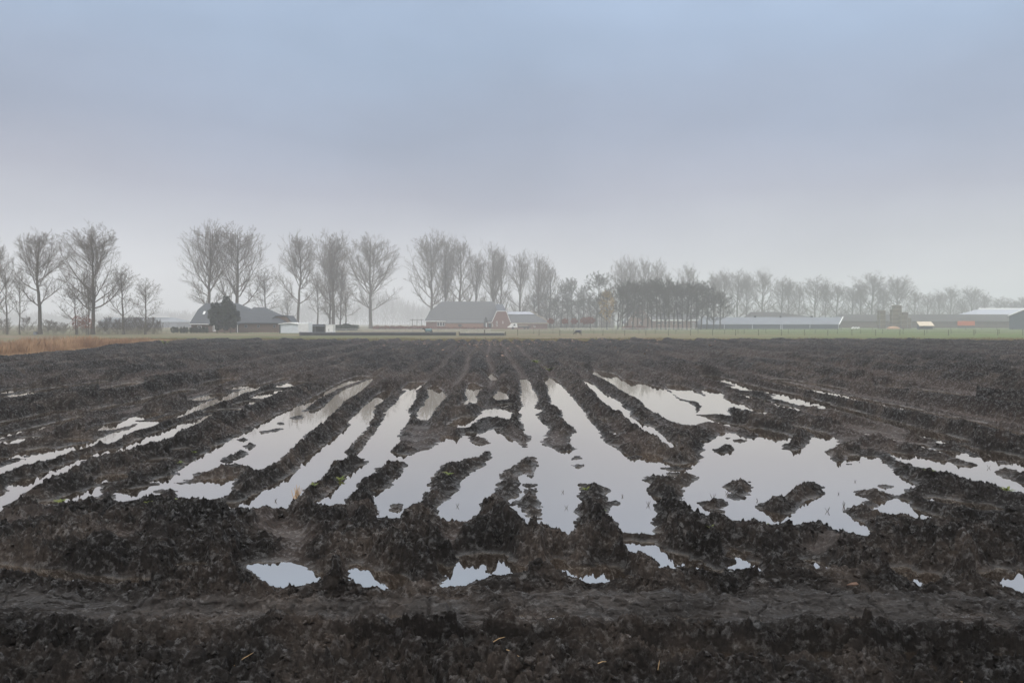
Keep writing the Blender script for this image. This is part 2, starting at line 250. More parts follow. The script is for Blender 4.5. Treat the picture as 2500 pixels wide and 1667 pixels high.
ISLAND = [
 P('A','60,885;110,865;180,855;220,870;140,885;70,912;0,940;-60,930;0,905'), P('A','210,838;280,835;250,850'), P('A','300,812;340,808;330,822'),
 P('B','1330,410;1400,350;1480,290;1600,230;1720,170;1900,110;2000,85;1880,140;1760,185;1700,215;1650,250;1580,310;1520,360;1450,390;1380,400'),
 P('B','530,865;580,850;620,870;600,900;560,895'), P('B','620,840;680,810;740,780;800,800;780,830;700,860;640,900;590,905'), P('B','770,745;830,715;870,725;840,765;790,760'), P('B','720,680;760,666;797,682;760,697'),
 P('B','930,600;1000,592;1130,562;1130,580;1050,602;940,618'), P('B','1098,514;1152,516;1142,532;1103,532'), P('B','1220,462;1330,447;1320,478;1240,482'),
 P('C','370,990;320,975;230,980;150,1010;60,1040;80,1080;20,1130;-60,1165;-130,1190;-60,1215;0,1225;60,1240;150,1230;200,1180;290,1110;330,1040'),
 P('B','1740,1235;1820,1190;1900,1155;1980,1160;2030,1195;2000,1240;2000,1290;2020,1340;2010,1400;1980,1440;1700,1500;1700,1400;1780,1300'),
 P('C','1165,870;1130,868;1100,900;1060,930;1000,930;930,940;870,960;900,975;800,985;740,990;710,1020;640,1100;590,1170;580,1250;530,1290;520,1350;440,1380;380,1400;340,1430;330,1490;300,1600;700,1600;640,1500;650,1430;690,1370;760,1330;830,1250;870,1180;900,1130;930,1090;1040,1040;1100,990;1150,930;1170,900'),
 P('C','225,1400;260,1375;330,1375;320,1400;300,1440;240,1440'), P('C','90,1240;110,1240;110,1258;92,1256'),
 P('C','1580,918;1500,930;1450,970;1370,1030;1290,1050;1280,1100;1240,1200;1200,1270;1110,1340;1090,1390;1110,1420;1060,1480;1000,1530;990,1620;1500,1620;1460,1520;1400,1480;1370,1460;1330,1440;1320,1390;1340,1320;1440,1300;1450,1260;1440,1220;1430,1150;1440,1090;1500,1060;1540,1130;1580,1100;1600,1000;1600,940'),
 P('C','1390,1360;1410,1350;1440,1355;1435,1375;1400,1375'),
 P('C','1490,1190;1600,1190;1590,1220;1600,1300;1630,1380;1640,1470;1640,1560;1560,1620;1550,1530;1500,1480;1450,1420;1460,1330;1500,1250'),
 P('C','2050,1180;2180,1190;2300,1215;2260,1280;2300,1310;2290,1450;2270,1480;2352,1568;2392,1640;2000,1720;1960,1660;2040,1500;1960,1450;2060,1350;2000,1290;2030,1230'), P('C','2310,1345;2360,1335;2400,1345;2380,1370;2320,1375'),
 P('D','650,1110;750,1110;880,1120;980,1130;1040,1095;1150,1100;1190,1125;1100,1180;1060,1240;1020,1280;1050,1320;960,1330;1060,1370;1130,1430;1190,1450;1230,1490;1230,1640;760,1640;830,1540;780,1560;800,1480;780,1410;800,1350;850,1320;740,1290;720,1230;760,1180;720,1150'),
 P('D','850,1030;950,1022;1130,1028;1050,1050;900,1052'), P('D','890,1080;1000,1078;1050,1098;930,1100'), P('D','1410,1210;1500,1170;1600,1145;1680,1160;1670,1190;1700,1250;1640,1290;1560,1335;1500,1320;1510,1270;1490,1220'),
 P('D','1210,1360;1300,1350;1340,1325;1400,1330;1480,1350;1450,1400;1440,1450;1350,1450;1250,1410'), P('D','1335,855;1400,840;1440,815;1480,805;1520,830;1510,870;1440,880;1350,875'), P('D','1530,760;1600,755;1650,765;1610,780;1550,775'), P('D','1430,742;1500,738;1480,752'),
 P('D','510,920;600,912;660,915;600,940;540,950'), P('D','-20,920;60,915;80,935;0,945'), P('D','0,1000;80,1000;100,1018;20,1020'),
 P('D','1750,1440;1820,1370;1930,1340;2000,1320;2050,1270;2130,1240;2220,1180;2330,1180;2380,1210;2392,1270;2280,1320;2200,1350;2150,1430;2060,1490;1960,1480;1860,1450'),
 P('E','720,1200;760,1170;860,1155;940,1145;1000,1180;1080,1210;1080,1250;1000,1270;900,1255;800,1225'), P('I','800,180;860,172;950,200;940,225;880,222'), P('E','940,1120;1000,1110;1080,1125;1020,1145'),
 P('D','1180,520;1340,520;1500,530;1620,540;1680,535;1760,565;1850,590;1960,600;2060,625;2150,660;2230,690;2290,710;2260,770;2220,820;2110,860;2000,845;2010,810;2080,775;2090,730;2060,715;1980,690;1880,665;1780,645;1700,650;1620,630;1560,615;1450,590;1350,565;1250,535'),
 P('C','930,745;1000,730;1100,745;1165,790;1100,802;1000,780'), P('E','2080,980;2160,960;2260,970;2352,1010;2500,1060;2800,1260;2352,1100;2250,1070;2150,1030'), P('E','2100,890;2160,884;2195,900;2140,910'), P('E','640,912;790,898;700,915'),
]
NR, NC = 1600, 1400
UM, D0, D1 = 0.76, 2.5, 82.0
u = np.linspace(-UM, UM, NC).astype(np.float64); ld = np.linspace(math.log(D0), math.log(D1), NR); DL = ld[1]-ld[0]; dd = np.exp(ld)
def g_of(p, z=0.0):   # pixel -> ground metres
    d = (EYE-z)*F/(p[1]-HV); return (px(p[0], d), d)
def sdist(poly, closed, S, hw=0.0, cap=0.8):
    """min-combine the signed distance of one outline into S (negative inside)"""
    pts = np.array([g_of(p) for p in poly]); x0, y0 = pts.min(0)-cap; x1, y1 = pts.max(0)+cap
    r0, r1 = np.searchsorted(dd, [y0, y1]); r0 = max(r0, 0); r1 = min(r1, NR)
    if r1-r0 < 1: return
    ylo = max(dd[r0], .5)
    c0, c1 = np.searchsorted(u, [min(x0/ylo, x0/y1), max(x1/ylo, x1/y1)])
    if c1-c0 < 1: return
    Y = np.repeat(dd[r0:r1, None], c1-c0, 1).astype(np.float32); X = (u[None, c0:c1]*dd[r0:r1, None]).astype(np.float32)
    best = np.full(X.shape, 1e9, np.float32); ins = np.zeros(X.shape, bool); n = len(pts)
    for i in range(n if closed else n-1):
        ax, ay = pts[i]; bx, by = pts[(i+1) % n]; ex, ey = bx-ax, by-ay; L = ex*ex+ey*ey+1e-12
        t = np.clip(((X-ax)*ex+(Y-ay)*ey)/L, 0, 1); q = (X-ax-t*ex)**2+(Y-ay-t*ey)**2
        np.minimum(best, q, out=best)
        if closed and ay != by:
            cond = (ay > Y) != (by > Y); ins ^= cond & (X < ex*(Y-ay)/ey+ax)
    best = np.sqrt(best)
    sd = np.where(ins, -best, best) if closed else best-hw
    sub = S[r0:r1, c0:c1]; np.minimum(sub, sd, out=sub)
S = np.full((NR, NC), 0.8, np.float32); SL = np.full((NR, NC), 0.8, np.float32)
for p in WATER: sdist(p, True, S)
for p, hw in STREAK: sdist(p, False, S, hw*(1.0 if p[0][1] > 1300 else 2.0 if p[0][0] < 1350 else 2.6))
for p in ISLAND: sdist(p, True, SL)
S = np.maximum(S, -SL+.055); S = np.clip(S, -.8, .8)
Y2 = np.repeat(dd[:, None], NC, 1); X2 = u[None, :]*dd[:, None]
# ragged shorelines
rag = gn(X2*3.1, Y2*3.1, 1)*.05+gn(X2*8, Y2*8, 2)*.05+gn(X2*19, Y2*19, 3)*.03
S = S+rag.astype(np.float32)*np.clip(1.3-abs(S)*2, 0, 1)-(.048+.06*np.clip((Y2-14)/18, 0, 1))*np.clip(1-abs(S)*1.5, 0, 1)
# flats: low, smooth, browner mud
FLATS = [(1040,1071,75,38,.30),(1732,1046,75,14,.40),(2117,1066,120,34,.35),(300,1232,200,11,.25),(690,1310,60,48,.22),(60,1290,75,22,.25),(310,1325,50,40,.25),(1115,1312,38,36,.25),(1360,1080,45,30,.50),(1530,1085,70,16,.40),(2150,1200,60,12,.3),(1250,1075,70,14,.4),(560,1240,100,10,.3),(880,1280,40,8,.4),(2010,1345,60,12,.3),(2250,1322,110,9,.3)]
flat = np.zeros((NR, NC), np.float32)
VV = HV+EYE*F/Y2; XX = 1250+u[None, :]*F+0*Y2
FW1 = 1.1*gn(X2*1.7, Y2*1.7, 92)+.5*gn(X2*5, Y2*5, 93); FW2 = 1.1*gn(X2*1.7, Y2*1.7, 94)+.5*gn(X2*5, Y2*5, 95)
for x, v, rx, ry, k in FLATS:
    e = ((XX+FW1*rx-x)/rx)**2+((VV+FW2*ry-v)/ry)**2
    flat = np.maximum(flat, ((1-k)*np.exp(-e*e)).astype(np.float32))
low = gn(X2*.55, Y2*.4, 4)
Hm = (.15+.07*low)*(1-flat)*np.clip(.8+.4*low, .5, 1.3)
base0 = np.where(S > 0, Hm*(1-np.exp(-(np.maximum(S, 0)/.23)**1.4)), 0)
# traced crests
CREST = [([(165,1275),(215,1300),(235,1340),(240,1375)],.13,.13),([(330,1235),(385,1280),(390,1330),(345,1385)],.15,.14),([(640,1251),(602,1274),(564,1295),(525,1333),(513,1371),(551,1410)],.15,.14),
 ([(905,1223),(824,1254),(793,1290),(793,1333),(819,1359)],.14,.14),([(883,1257),(934,1308),(985,1346),(1061,1384)],.13,.15),([(1010,1249),(1036,1295),(1061,1333),(1087,1371)],.15,.16),
 ([(1212,1231),(1242,1262),(1281,1295),(1319,1320),(1383,1346),(1485,1359)],.16,.15),([(1459,1264),(1485,1300),(1510,1333),(1561,1364),(1600,1384)],.14,.13),
 ([(1653,1264),(1755,1264),(1832,1277),(1934,1290),(1997,1285),(2061,1313)],.15,.16),([(1700,1320),(1830,1340),(1900,1350)],.10,.15),([(2155,1302),(2193,1262),(2283,1277),(2385,1249),(2500,1251),(2650,1260)],.15,.16),([(2079,1333),(2117,1340),(2142,1374)],.14,.12),([(2250,1340),(2330,1325),(2450,1330),(2600,1340)],.09,.15),
 ([(2346,1333),(2372,1384)],.14,.12),([(60,1270),(20,1330),(100,1360)],.10,.2)]
for pl, hh, sg in CREST:
    Sc = np.full((NR, NC), 9.0, np.float32)
    sh = [(p[0], HV+(p[1]-HV)*EYE/(EYE-hh*.8)) for p in pl]
    sdist(sh, False, Sc, 0.0, cap=sg*4)
    hh *= .95; sg *= .88
    b = hh*np.exp(-(Sc/sg)**2)*(.9+.9*gn(X2*2.5, Y2*2.5, 5))
    base0 = np.where(S > 0, np.maximum(base0, b*1.1*np.clip(S/.06, 0, 1)), base0)
# plough furrows running away from the camera in the far field
vpx = (1195-1250)/F
far = np.clip((Y2-9)/5, 0, 1)
fx_ = X2-vpx*Y2+.22*gn(X2*.15, Y2*.06, 6)+.06*gn(X2*.9, Y2*.4, 66)
fur = np.abs(np.sin(np.pi*fx_/.98+.5*gn(X2*.2, Y2*.08, 7)))**1.1
wide_ = np.clip((np.abs(fx_+1)-4)/4, 0, 1)*far
base0 = base0+np.where(S > .1, wide_*.15*np.sin(2*np.pi*fx_/3.1+1.4*gn(X2*.1, Y2*.05, 101))*np.clip(S/.4, 0, 1), 0)
base0 = base0+np.where(S > .1, (fur-.55)*(.23+.05*np.clip(gn(X2*.22, Y2*.05, 67)+.1, 0, 1)+.04*np.clip((Y2-20)/30, 0, 1))*far*np.clip(S/.4, 0, 1)+far*(.045*gn(X2*.8, Y2*.5, 68)+.03*gn(X2*2.1, Y2*1.0, 96))*np.clip(S/.4, 0, 1), 0)
# relief of the clods
def clods(X, Y):
    wx = X+.06*gn(X*6, Y*6, 20)+.02*gn(X*19, Y*19, 22); wy = Y+.06*gn(X*6, Y*6, 21)+.02*gn(X*19, Y*19, 23)
    return wx, wy, .040*(.55-np.abs(gn(wx*3.3, wy*3.3, 30))*2.6)+.044*(.55-np.abs(gn(wx*7, wy*7, 31))*2.6)+.030*(.55-np.abs(gn(wx*14, wy*14, 32))*2.6)*np.clip(1.7-14*Y*.0024, 0, 1)
_, _, clod = clods(X2, Y2)
mod = np.clip(.95+1.1*gn(X2*1.1, Y2*1.1, 40), .40, 1.6)
amp = np.clip(.25+base0/.05, .2, 1.25)*(1-.75*flat)
base0 = np.where(S > 0, np.maximum(base0+clod*amp*mod, .004*np.clip(S/.05, 0, 1)), 0)
# a bank may not rise above the line of sight to the traced water behind it
base = np.zeros((NR, NC)); live = S > 0; top_ = float(base0.max()); st_ = .01; k_ = 0.0
while k_ < top_:
    sh_ = -math.log(1-k_/EYE)/DL; a_ = int(sh_); f_ = sh_-a_
    smp = np.empty((NR, NC)); smp[:NR-a_-1] = S[a_:NR-1]*(1-f_)+S[a_+1:]*f_; smp[NR-a_-1:] = 1
    live &= (smp > 0) & (base0 > k_)
    base = np.where(live, np.minimum(base0, k_+st_), base); k_ += st_
Sg = S; fl = flat; capd = np.clip((base0-base)/.02, 0, 1)
furt0 = .8*wide_*np.clip(.2-np.sin(2*np.pi*fx_/3.1+1.4*gn(X2*.1, Y2*.05, 101)), 0, 1)*np.clip(.6+1.2*gn(X2*.3, Y2*.07, 102), 0, 1)+1.5*np.clip(1.0-fur*1.6, 0, 1)*far*np.clip(.65+1.8*gn(X2*.25, Y2*.05, 97), 0, 1)*1.1*np.clip(S/.3, 0, 1)+np.clip(gn(X2*.12, Y2*.07, 98)*2.2-.25, 0, .6)*np.clip((Y2-8)/10, 0, 1)
# final rows: denser where the berm and the trench stand
dens = lambda d: 1+1.6*np.exp(-((np.log(d)-math.log(4.9))/.26)**2)
cum = np.cumsum(dens(dd)); R2 = 2100; tt = np.interp(np.linspace(cum[0], cum[-1], R2), cum, np.arange(NR))
i0 = np.clip(tt.astype(int), 0, NR-2); fr = (tt-i0)[:, None]
def rs(a): return (a[i0]*(1-fr)+a[i0+1]*fr)
ld0, DL0 = ld[0], DL; rowpos = tt
dd = np.exp(ld0+tt*DL); NR = R2
base, Sg, fl, capd, mod = rs(base), rs(Sg), rs(fl), rs(capd), rs(mod)
furt = rs(furt0)
Y2 = np.repeat(dd[:, None], NC, 1); X2 = u[None, :]*dd[:, None]; XX = 1250+u[None, :]*F+0*Y2
# foreground berm, rut, strip and trench (rows of the picture turned into distance for every column)
xk = [0,350,700,1000,1300,1600,1900,2200,2500]
def fk(v, z, dmin=None):
    x = np.clip(1250+u*F, -200, 2700); v = np.interp(x, xk, v) if np.ndim(v) else np.full(NC, v); z = np.interp(x, xk, z) if np.ndim(z) else np.full(NC, z)
    return (EYE-z)*F/(v-HV), z
keys = [fk(2600, .05), fk([1645,1645,1635,1632,1632,1642,1662,1657,1652], .07), fk([1595,1592,1587,1582,1587,1592,1618,1624,1616], [.06,.02,.0,-.01,-.01,-.02,-.04,-.045,-.04])]
wt = fk([1540,1538,1540,1532,1535,1532,1548,1560,1545], .11)
keys += [(wt[0]-.11, np.interp(np.clip(1250+u*F,0,2500), xk, [.06,.02,.0,-.01,-.01,-.02,-.04,-.045,-.04])), wt, fk([1490,1500,1508,1512,1515,1515,1512,1515,1515], .065),
  fk([1470,1485,1500,1506,1510,1510,1508,1508,1510], [.05,.03,.022,.016,.016,.016,.018,.02,.02]), fk([1456,1476,1490,1497,1497,1497,1499,1502,1503], [.05,.03,.022,.016,.016,.016,.018,.02,.02]),
  fk([1442,1460,1472,1470,1458,1456,1458,1462,1472], .06), fk([1418,1444,1460,1456,1430,1440,1420,1430,1455], [.08,.075,.055,.045,.05,.045,.07,.055,.045])]
KD = np.stack([k[0] for k in keys]); KZ = np.stack([k[1] for k in keys])
for i in range(1, len(KD)): KD[i] = np.maximum(KD[i], KD[i-1]+.02)
nrf = int(np.searchsorted(dd, 6.6)); Xf, Yf = X2[:nrf], Y2[:nrf]
wob = gn(Xf*1.3, Yf*.5, 8)*.06+gn(Xf*4.5, Yf*2, 9)*.05+gn(Xf*13, Yf*6, 10)*.025
fg = np.zeros((nrf, NC)); blend = np.zeros((nrf, NC)); fa = np.zeros((nrf, NC))
for j in range(NC):
    dj = dd[:nrf]+wob[:, j]*.8
    fg[:, j] = np.interp(dj, KD[:, j], KZ[:, j]); blend[:, j] = np.clip((dj-KD[-1, j])/.13, 0, 1)
    fa[:, j] = np.interp(dj, [KD[4,j]-.0, KD[5,j], KD[7,j], KD[8,j], KD[9,j]-.10, KD[9,j]-.02], [.15, .75, .97, .97, .80, .1])
bl = blend*blend*(3-2*blend)
base[:nrf] = np.where(bl >= 1, base[:nrf], fg*(1-bl)+np.where(Sg[:nrf] < 0, -.04, base[:nrf])*bl)
infg = np.zeros((NR, NC)); infg[:nrf] = 1-bl
facez = np.zeros((NR, NC)); facez[:nrf] = fa*np.clip(.95+1.2*gn(Xf*1.5, Yf*2.5, 44), .35, 1.02)
def fade(f): return np.clip(1.7-f*Y2*.0024, 0, 1)
wx, wy, clod = clods(X2, Y2)
nD = int(np.searchsorted(dd, 24)); dm = np.zeros((NR, NC), np.float32)
wd1 = wx[:nD]+.02*gn(X2[:nD]*31, Y2[:nD]*31, 24).astype(np.float32); wd2 = wy[:nD]+.02*gn(X2[:nD]*31, Y2[:nD]*31, 25).astype(np.float32)
dm[:nD] = .062*(domes(wd1*6.5, wd2*6.5, 1)-.45)+.036*(domes(wd1*13, wd2*13, 2)-.45)
nE = int(np.searchsorted(dd, 13)); dm[:nE] += .017*(domes(wd1[:nE]*27, wd2[:nE]*27, 3)-.45)
dmn = np.zeros((NR, NC), np.float32); nG = int(np.searchsorted(dd, 5.2)); dmn[:nG] = .075*(domes(wd1[:nG]*3.4, wd2[:nG]*3.4, 4)-.4)
fine = .018*(.5-np.abs(gn(wx*27, wy*27, 33))*2.6)*fade(27)+.015*(.5-np.abs(gn(wx*52, wy*52, 35))*2.6)*fade(52)+.005*gn(wx*110, wy*110, 34)*fade(110)
crw = np.zeros((NR, NC)); crw[:nrf] = np.exp(-((dd[:nrf, None]-KD[-1][None, :]-.03)/.16)**2)
ampf = infg*1.0*(1-np.clip(facez, 0, .85))*(1-.55*crw)
near = np.clip((4.6-Y2)/.25, 0, 1)
sigA = np.clip(.25+base/.05, .2, 1)*(1-.8*fl)*(1-infg)*(1-.6*capd)
h = base+clod*ampf*mod*(1+.4*near)+fine*np.maximum(ampf, sigA)*mod*(.7+.3*infg)+dm*np.clip(1.3-.3*mod, .6, 1.2)*np.maximum(np.clip(infg*(1-np.clip(facez, 0, .84))*(1-.35*crw), 0, 1), np.clip(base/.07, .08, 1)*(1-.85*fl)*(1-infg)*(1-.7*capd))
h += near*dmn
h += near*(.05*(.55-np.abs(gn(wx*1.6, wy*1.6, 50))*2.6)+.03*(.55-np.abs(gn(wx*4.1, wy*4.1, 51))*2.6)+.01*(.5-np.abs(gn(wx*9, wy*9, 52))*2.6))
cr_ = np.zeros((NR, NC)); cr_[:nrf] = np.exp(-((dd[:nrf, None]-KD[-1][None, :]+.03)/.09)**2)
h += cr_*(.035*(.3-np.abs(gn(wx*6, wy*6, 53))*2.4)+.02*gn(wx*15, wy*15, 54))
# tread slabs pressed in the berm face, ripples in the flats
slab = np.abs(((X2+.15*gn(X2*2, Y2*2, 60))*2.6) % 1-.5)
h += np.clip(facez, 0, 1)*(-.025*np.exp(-(slab/.07)**2)*np.clip(gn(X2*.8, Y2, 69)*4, 0, 1)+.022*gn(X2*2.6, Y2*7, 61)+.022*(np.abs(gn(wx*7, wy*13, 74))-.2)+.010*gn(wx*5, Y2*48, 76)+.006*gn(wx*30, Y2*60, 77))
crk = np.exp(-(gn(wx*3.2, wy*4.5, 78)/.035)**2); h += -.022*crk*np.clip(facez+.4*fl, 0, 1)+np.clip(facez, 0, 1)*.030*(np.floor(np.clip(gn(wx*2.2, wy*3.8, 79)*4+2, 0, 4))*.4-.75)
h += fl*(.007*gn(X2*7, Y2*26, 62)+.006*gn(X2*16, Y2*50, 75))*fade(12)
lug = np.clip((X2-2.4)/1.2, 0, 1)*np.clip(gn(X2*.35, Y2*.25, 63)*3+.45, 0, 1)*np.clip((Y2-8)/3, 0, 1)*np.clip((40-Y2)/15, 0, 1)*np.clip(Sg/.2, 0, 1)*(1-capd)
h += lug*.026*np.sin((Y2+.75*X2)*2*np.pi/.27+2*gn(X2, Y2, 64))
# under water
wet0 = np.clip(-Sg/.15, 0, 1)
h = np.where((Sg < 0) & (infg <= 0), -.014-.06*wet0+.30*(clod+fine)*(1-wet0), h)
shore = np.clip(Sg/.06, 0, 1)
h = np.where((Sg >= 0) & (infg <= 0), h*shore+(1-shore)*(.002+.25*(clod+fine)), h)
# outside the field the sheet dives under the grass
leftb = np.interp(Y2, [0, 38, 47, 56, 66, 74, 90], [-24.0, -24.2, -25.2, -26.6, -28.2, -29.4, -31.8])
edge = np.clip((X2-leftb)/.8, 0, 1)*np.clip((79.5+.4*gn(X2*.4, Y2*0, 65)-np.clip((XX-2150)/350, 0, 1)*6.5-Y2)/1.2, 0, 1)
h = np.where(edge < 1, h*edge+(-.22)*(1-edge)+.05*edge*(1-edge), h)
nz_ = fade(20)*np.clip(1.2-np.abs(h)*0, 0, 1)
DYv = .6*(.030*gn(X2*8, h*26+Y2*3, 80)+.018*gn(X2*19, h*60+Y2*5, 81)+.009*gn(X2*43, h*120+Y2*11, 82))*np.clip(infg+(h > .02)*.6, 0, 1)*nz_*np.clip(Y2/5, 0, 1.3)*(1-.75*near)
DXv = .5*(.022*gn(h*30+X2*5, Y2*9, 83)+.010*gn(h*70+X2*9, Y2*23, 84))*np.clip(infg+(h > .02)*.6, 0, 1)*nz_*(1-.75*near)
V = np.stack([X2+DXv, Y2+DYv, h], -1).reshape(-1, 3)
ii = (np.arange(NR-1)[:, None]*NC+np.arange(NC-1)[None, :]).ravel()
me = np_mesh('ploughed_field', V, np.stack([ii, ii+1, ii+NC+1, ii+NC], 1), True)
def attr(name, a):
    t = me.attributes.new(name, 'FLOAT', 'POINT'); t.data.foreach_set('value', np.ascontiguousarray(a, np.float32).ravel())
wetm = np.clip(1-h/.022, 0, 1)*np.clip(1.1-Sg/.16, 0, 1)*np.clip(.45+1.5*gn(X2*2.2, Y2*1.4, 90)+1.8*gn(X2*7, Y2*4, 99), 0, 1)
wetm = np.maximum(wetm, .45*fl*np.clip(.5+2*gn(X2*2, Y2*2, 91), 0, 1)); wetm = np.maximum(wetm, np.clip(facez, 0, 1)*.35)
wetm = np.maximum(wetm, .07*np.clip((34-Y2)/20, 0, 1)*np.clip(.8+1.2*gn(X2*.9, Y2*.6, 103), .2, 1.3))
attr('wet', wetm); attr('flat', np.clip(fl+.15*np.clip(facez, 0, 1)+furt, 0, 1))
def field_material():
    m = bpy.data.materials.new('wet_peat'); m.use_nodes = True; t = m.node_tree; p = t.nodes['Principled BSDF']
    tc = N(t, 'ShaderNodeTexCoord'); aw = N(t, 'ShaderNodeAttribute', attribute_name='wet'); af = N(t, 'ShaderNodeAttribute', attribute_name='flat')
    n1 = N(t, 'ShaderNodeTexNoise'); n1.inputs['Scale'].default_value = 1.3; n1.inputs['Detail'].default_value = 8; n1.inputs['Roughness'].default_value = .65
    n2 = N(t, 'ShaderNodeTexNoise'); n2.inputs['Scale'].default_value = 38; n2.inputs['Detail'].default_value = 6; n2.inputs['Roughness'].default_value = .7
    for n in (n1, n2): t.links.new(tc.outputs['Object'], n.inputs['Vector'])
    r = N(t, 'ShaderNodeValToRGB'); e = r.color_ramp.elements
    e[0].position = .36; e[0].color = (.0050,.0041,.0036,1); e[1].position = .66; e[1].color = (.042,.0340,.0290,1); k = e.new(.5); k.color = (.0115,.0095,.0084,1)
    t.links.new(n1.outputs['Fac'], r.inputs[0])
    mq = N(t, 'ShaderNodeMapping'); mq.inputs['Scale'].default_value = (1.1, .16, 1); nq = N(t, 'ShaderNodeTexNoise'); nq.inputs['Scale'].default_value = .9; nq.inputs['Detail'].default_value = 5
    t.links.new(tc.outputs['Object'], mq.inputs[0]); t.links.new(mq.outputs[0], nq.inputs['Vector']); aq = N(t, 'ShaderNodeMath', operation='MULTIPLY_ADD'); aq.inputs[1].default_value = .55; aq.inputs[2].default_value = -.275; t.links.new(nq.outputs['Fac'], aq.inputs[0])
    a2 = N(t, 'ShaderNodeMath', operation='ADD'); t.links.new(n1.outputs['Fac'], a2.inputs[0]); t.links.new(aq.outputs[0], a2.inputs[1]); t.links.new(a2.outputs[0], r.inputs[0])
    mx = N(t, 'ShaderNodeMix', data_type='RGBA'); mx.inputs['B'].default_value = (.052,.040,.035,1)
    mf = N(t, 'ShaderNodeMath', operation='MULTIPLY'); mf.inputs[1].default_value = .75; t.links.new(af.outputs['Fac'], mf.inputs[0])
    t.links.new(mf.outputs[0], mx.inputs['Factor']); t.links.new(r.outputs[0], mx.inputs['A'])
    m2 = N(t, 'ShaderNodeMix', data_type='RGBA', blend_type='MULTIPLY'); m2.inputs['Factor'].default_value = .7
    r2 = N(t, 'ShaderNodeValToRGB'); r2.color_ramp.elements[0].position = .3; r2.color_ramp.elements[0].color = (.2,.2,.2,1); r2.color_ramp.elements[1].position = .7; r2.color_ramp.elements[1].color = (2.0,1.92,1.85,1)
    t.links.new(n2.outputs['Fac'], r2.inputs[0]); t.links.new(mx.outputs['Result'], m2.inputs['A']); t.links.new(r2.outputs[0], m2.inputs['B'])
    t.links.new(m2.outputs['Result'], p.inputs['Base Color'])
    ro = N(t, 'ShaderNodeMapRange'); ro.inputs['To Min'].default_value = .80; ro.inputs['To Max'].default_value = .20
    n4 = N(t, 'ShaderNodeTexNoise'); n4.inputs['Scale'].default_value = 19; n4.inputs['Detail'].default_value = 9; n4.inputs['Roughness'].default_value = .7; t.links.new(tc.outputs['Object'], n4.inputs['Vector'])
    g4 = N(t, 'ShaderNodeMapRange'); g4.inputs['From Min'].default_value = .51; g4.inputs['From Max'].default_value = .65; t.links.new(n4.outputs['Fac'], g4.inputs['Value'])
    w4 = N(t, 'ShaderNodeMath', operation='MAXIMUM'); t.links.new(g4.outputs[0], w4.inputs[0]); t.links.new(aw.outputs['Fac'], w4.inputs[1])
    t.links.new(w4.outputs[0], ro.inputs['Value']); t.links.new(ro.outputs[0], p.inputs['Roughness'])
    sp_ = N(t, 'ShaderNodeMapRange'); sp_.inputs['To Min'].default_value = .08; sp_.inputs['To Max'].default_value = .80; t.links.new(w4.outputs[0], sp_.inputs['Value']); t.links.new(sp_.outputs[0], p.inputs['Specular IOR Level'])
    b = N(t, 'ShaderNodeBump'); b.inputs['Strength'].default_value = .9; b.inputs['Distance'].default_value = .016
    t.links.new(n2.outputs['Fac'], b.inputs['Height']); t.links.new(b.outputs[0], p.inputs['Normal'])
    return m
M['field'] = field_material()
tag(link_mesh('ploughed_field', me, M['field']), kind='structure')
# water level of every puddle
def water_material():
    m = bpy.data.materials.new('puddle_water'); m.use_nodes = True; t = m.node_tree; t.nodes.remove(t.nodes['Principled BSDF'])
    o = t.nodes['Material Output']; g = N(t, 'ShaderNodeBsdfGlossy'); g.inputs['Roughness'].default_value = .012; g.inputs['Color'].default_value = (1,.94,.86,1)
    d = N(t, 'ShaderNodeBsdfDiffuse'); d.inputs['Color'].default_value = (.055,.040,.030,1)
    fr = N(t, 'ShaderNodeFresnel'); fr.inputs['IOR'].default_value = 4.5
    mx = N(t, 'ShaderNodeMixShader'); fm = N(t, 'ShaderNodeMath', operation='MULTIPLY_ADD'); fm.inputs[1].default_value = .30; fm.inputs[2].default_value = .72; t.links.new(fr.outputs[0], fm.inputs[0]); t.links.new(fm.outputs[0], mx.inputs[0]); t.links.new(d.outputs[0], mx.inputs[1]); t.links.new(g.outputs[0], mx.inputs[2])
    tc = N(t, 'ShaderNodeTexCoord'); n = N(t, 'ShaderNodeTexNoise'); n.inputs['Scale'].default_value = 5; n.inputs['Detail'].default_value = 2
    b = N(t, 'ShaderNodeBump'); b.inputs['Strength'].default_value = .03; b.inputs['Distance'].default_value = .01
    t.links.new(tc.outputs['Object'], n.inputs['Vector']); t.links.new(n.outputs['Fac'], b.inputs['Height']); t.links.new(b.outputs[0], g.inputs['Normal'])
    t.links.new(mx.outputs[0], o.inputs['Surface']); return m
M['water'] = water_material()
wv = [(-1.78, 2.6, 0), (1.78, 2.6, 0), (36, 50, 0), (50, 72, 0), (-22, 72, 0), (-23, 36, 0)]
wm = bpy.data.meshes.new('puddle_water'); wm.from_pydata(wv, [], [tuple(range(6))]); wm.update()
tag(link_mesh('puddle_water', wm, M['water']), kind='structure')
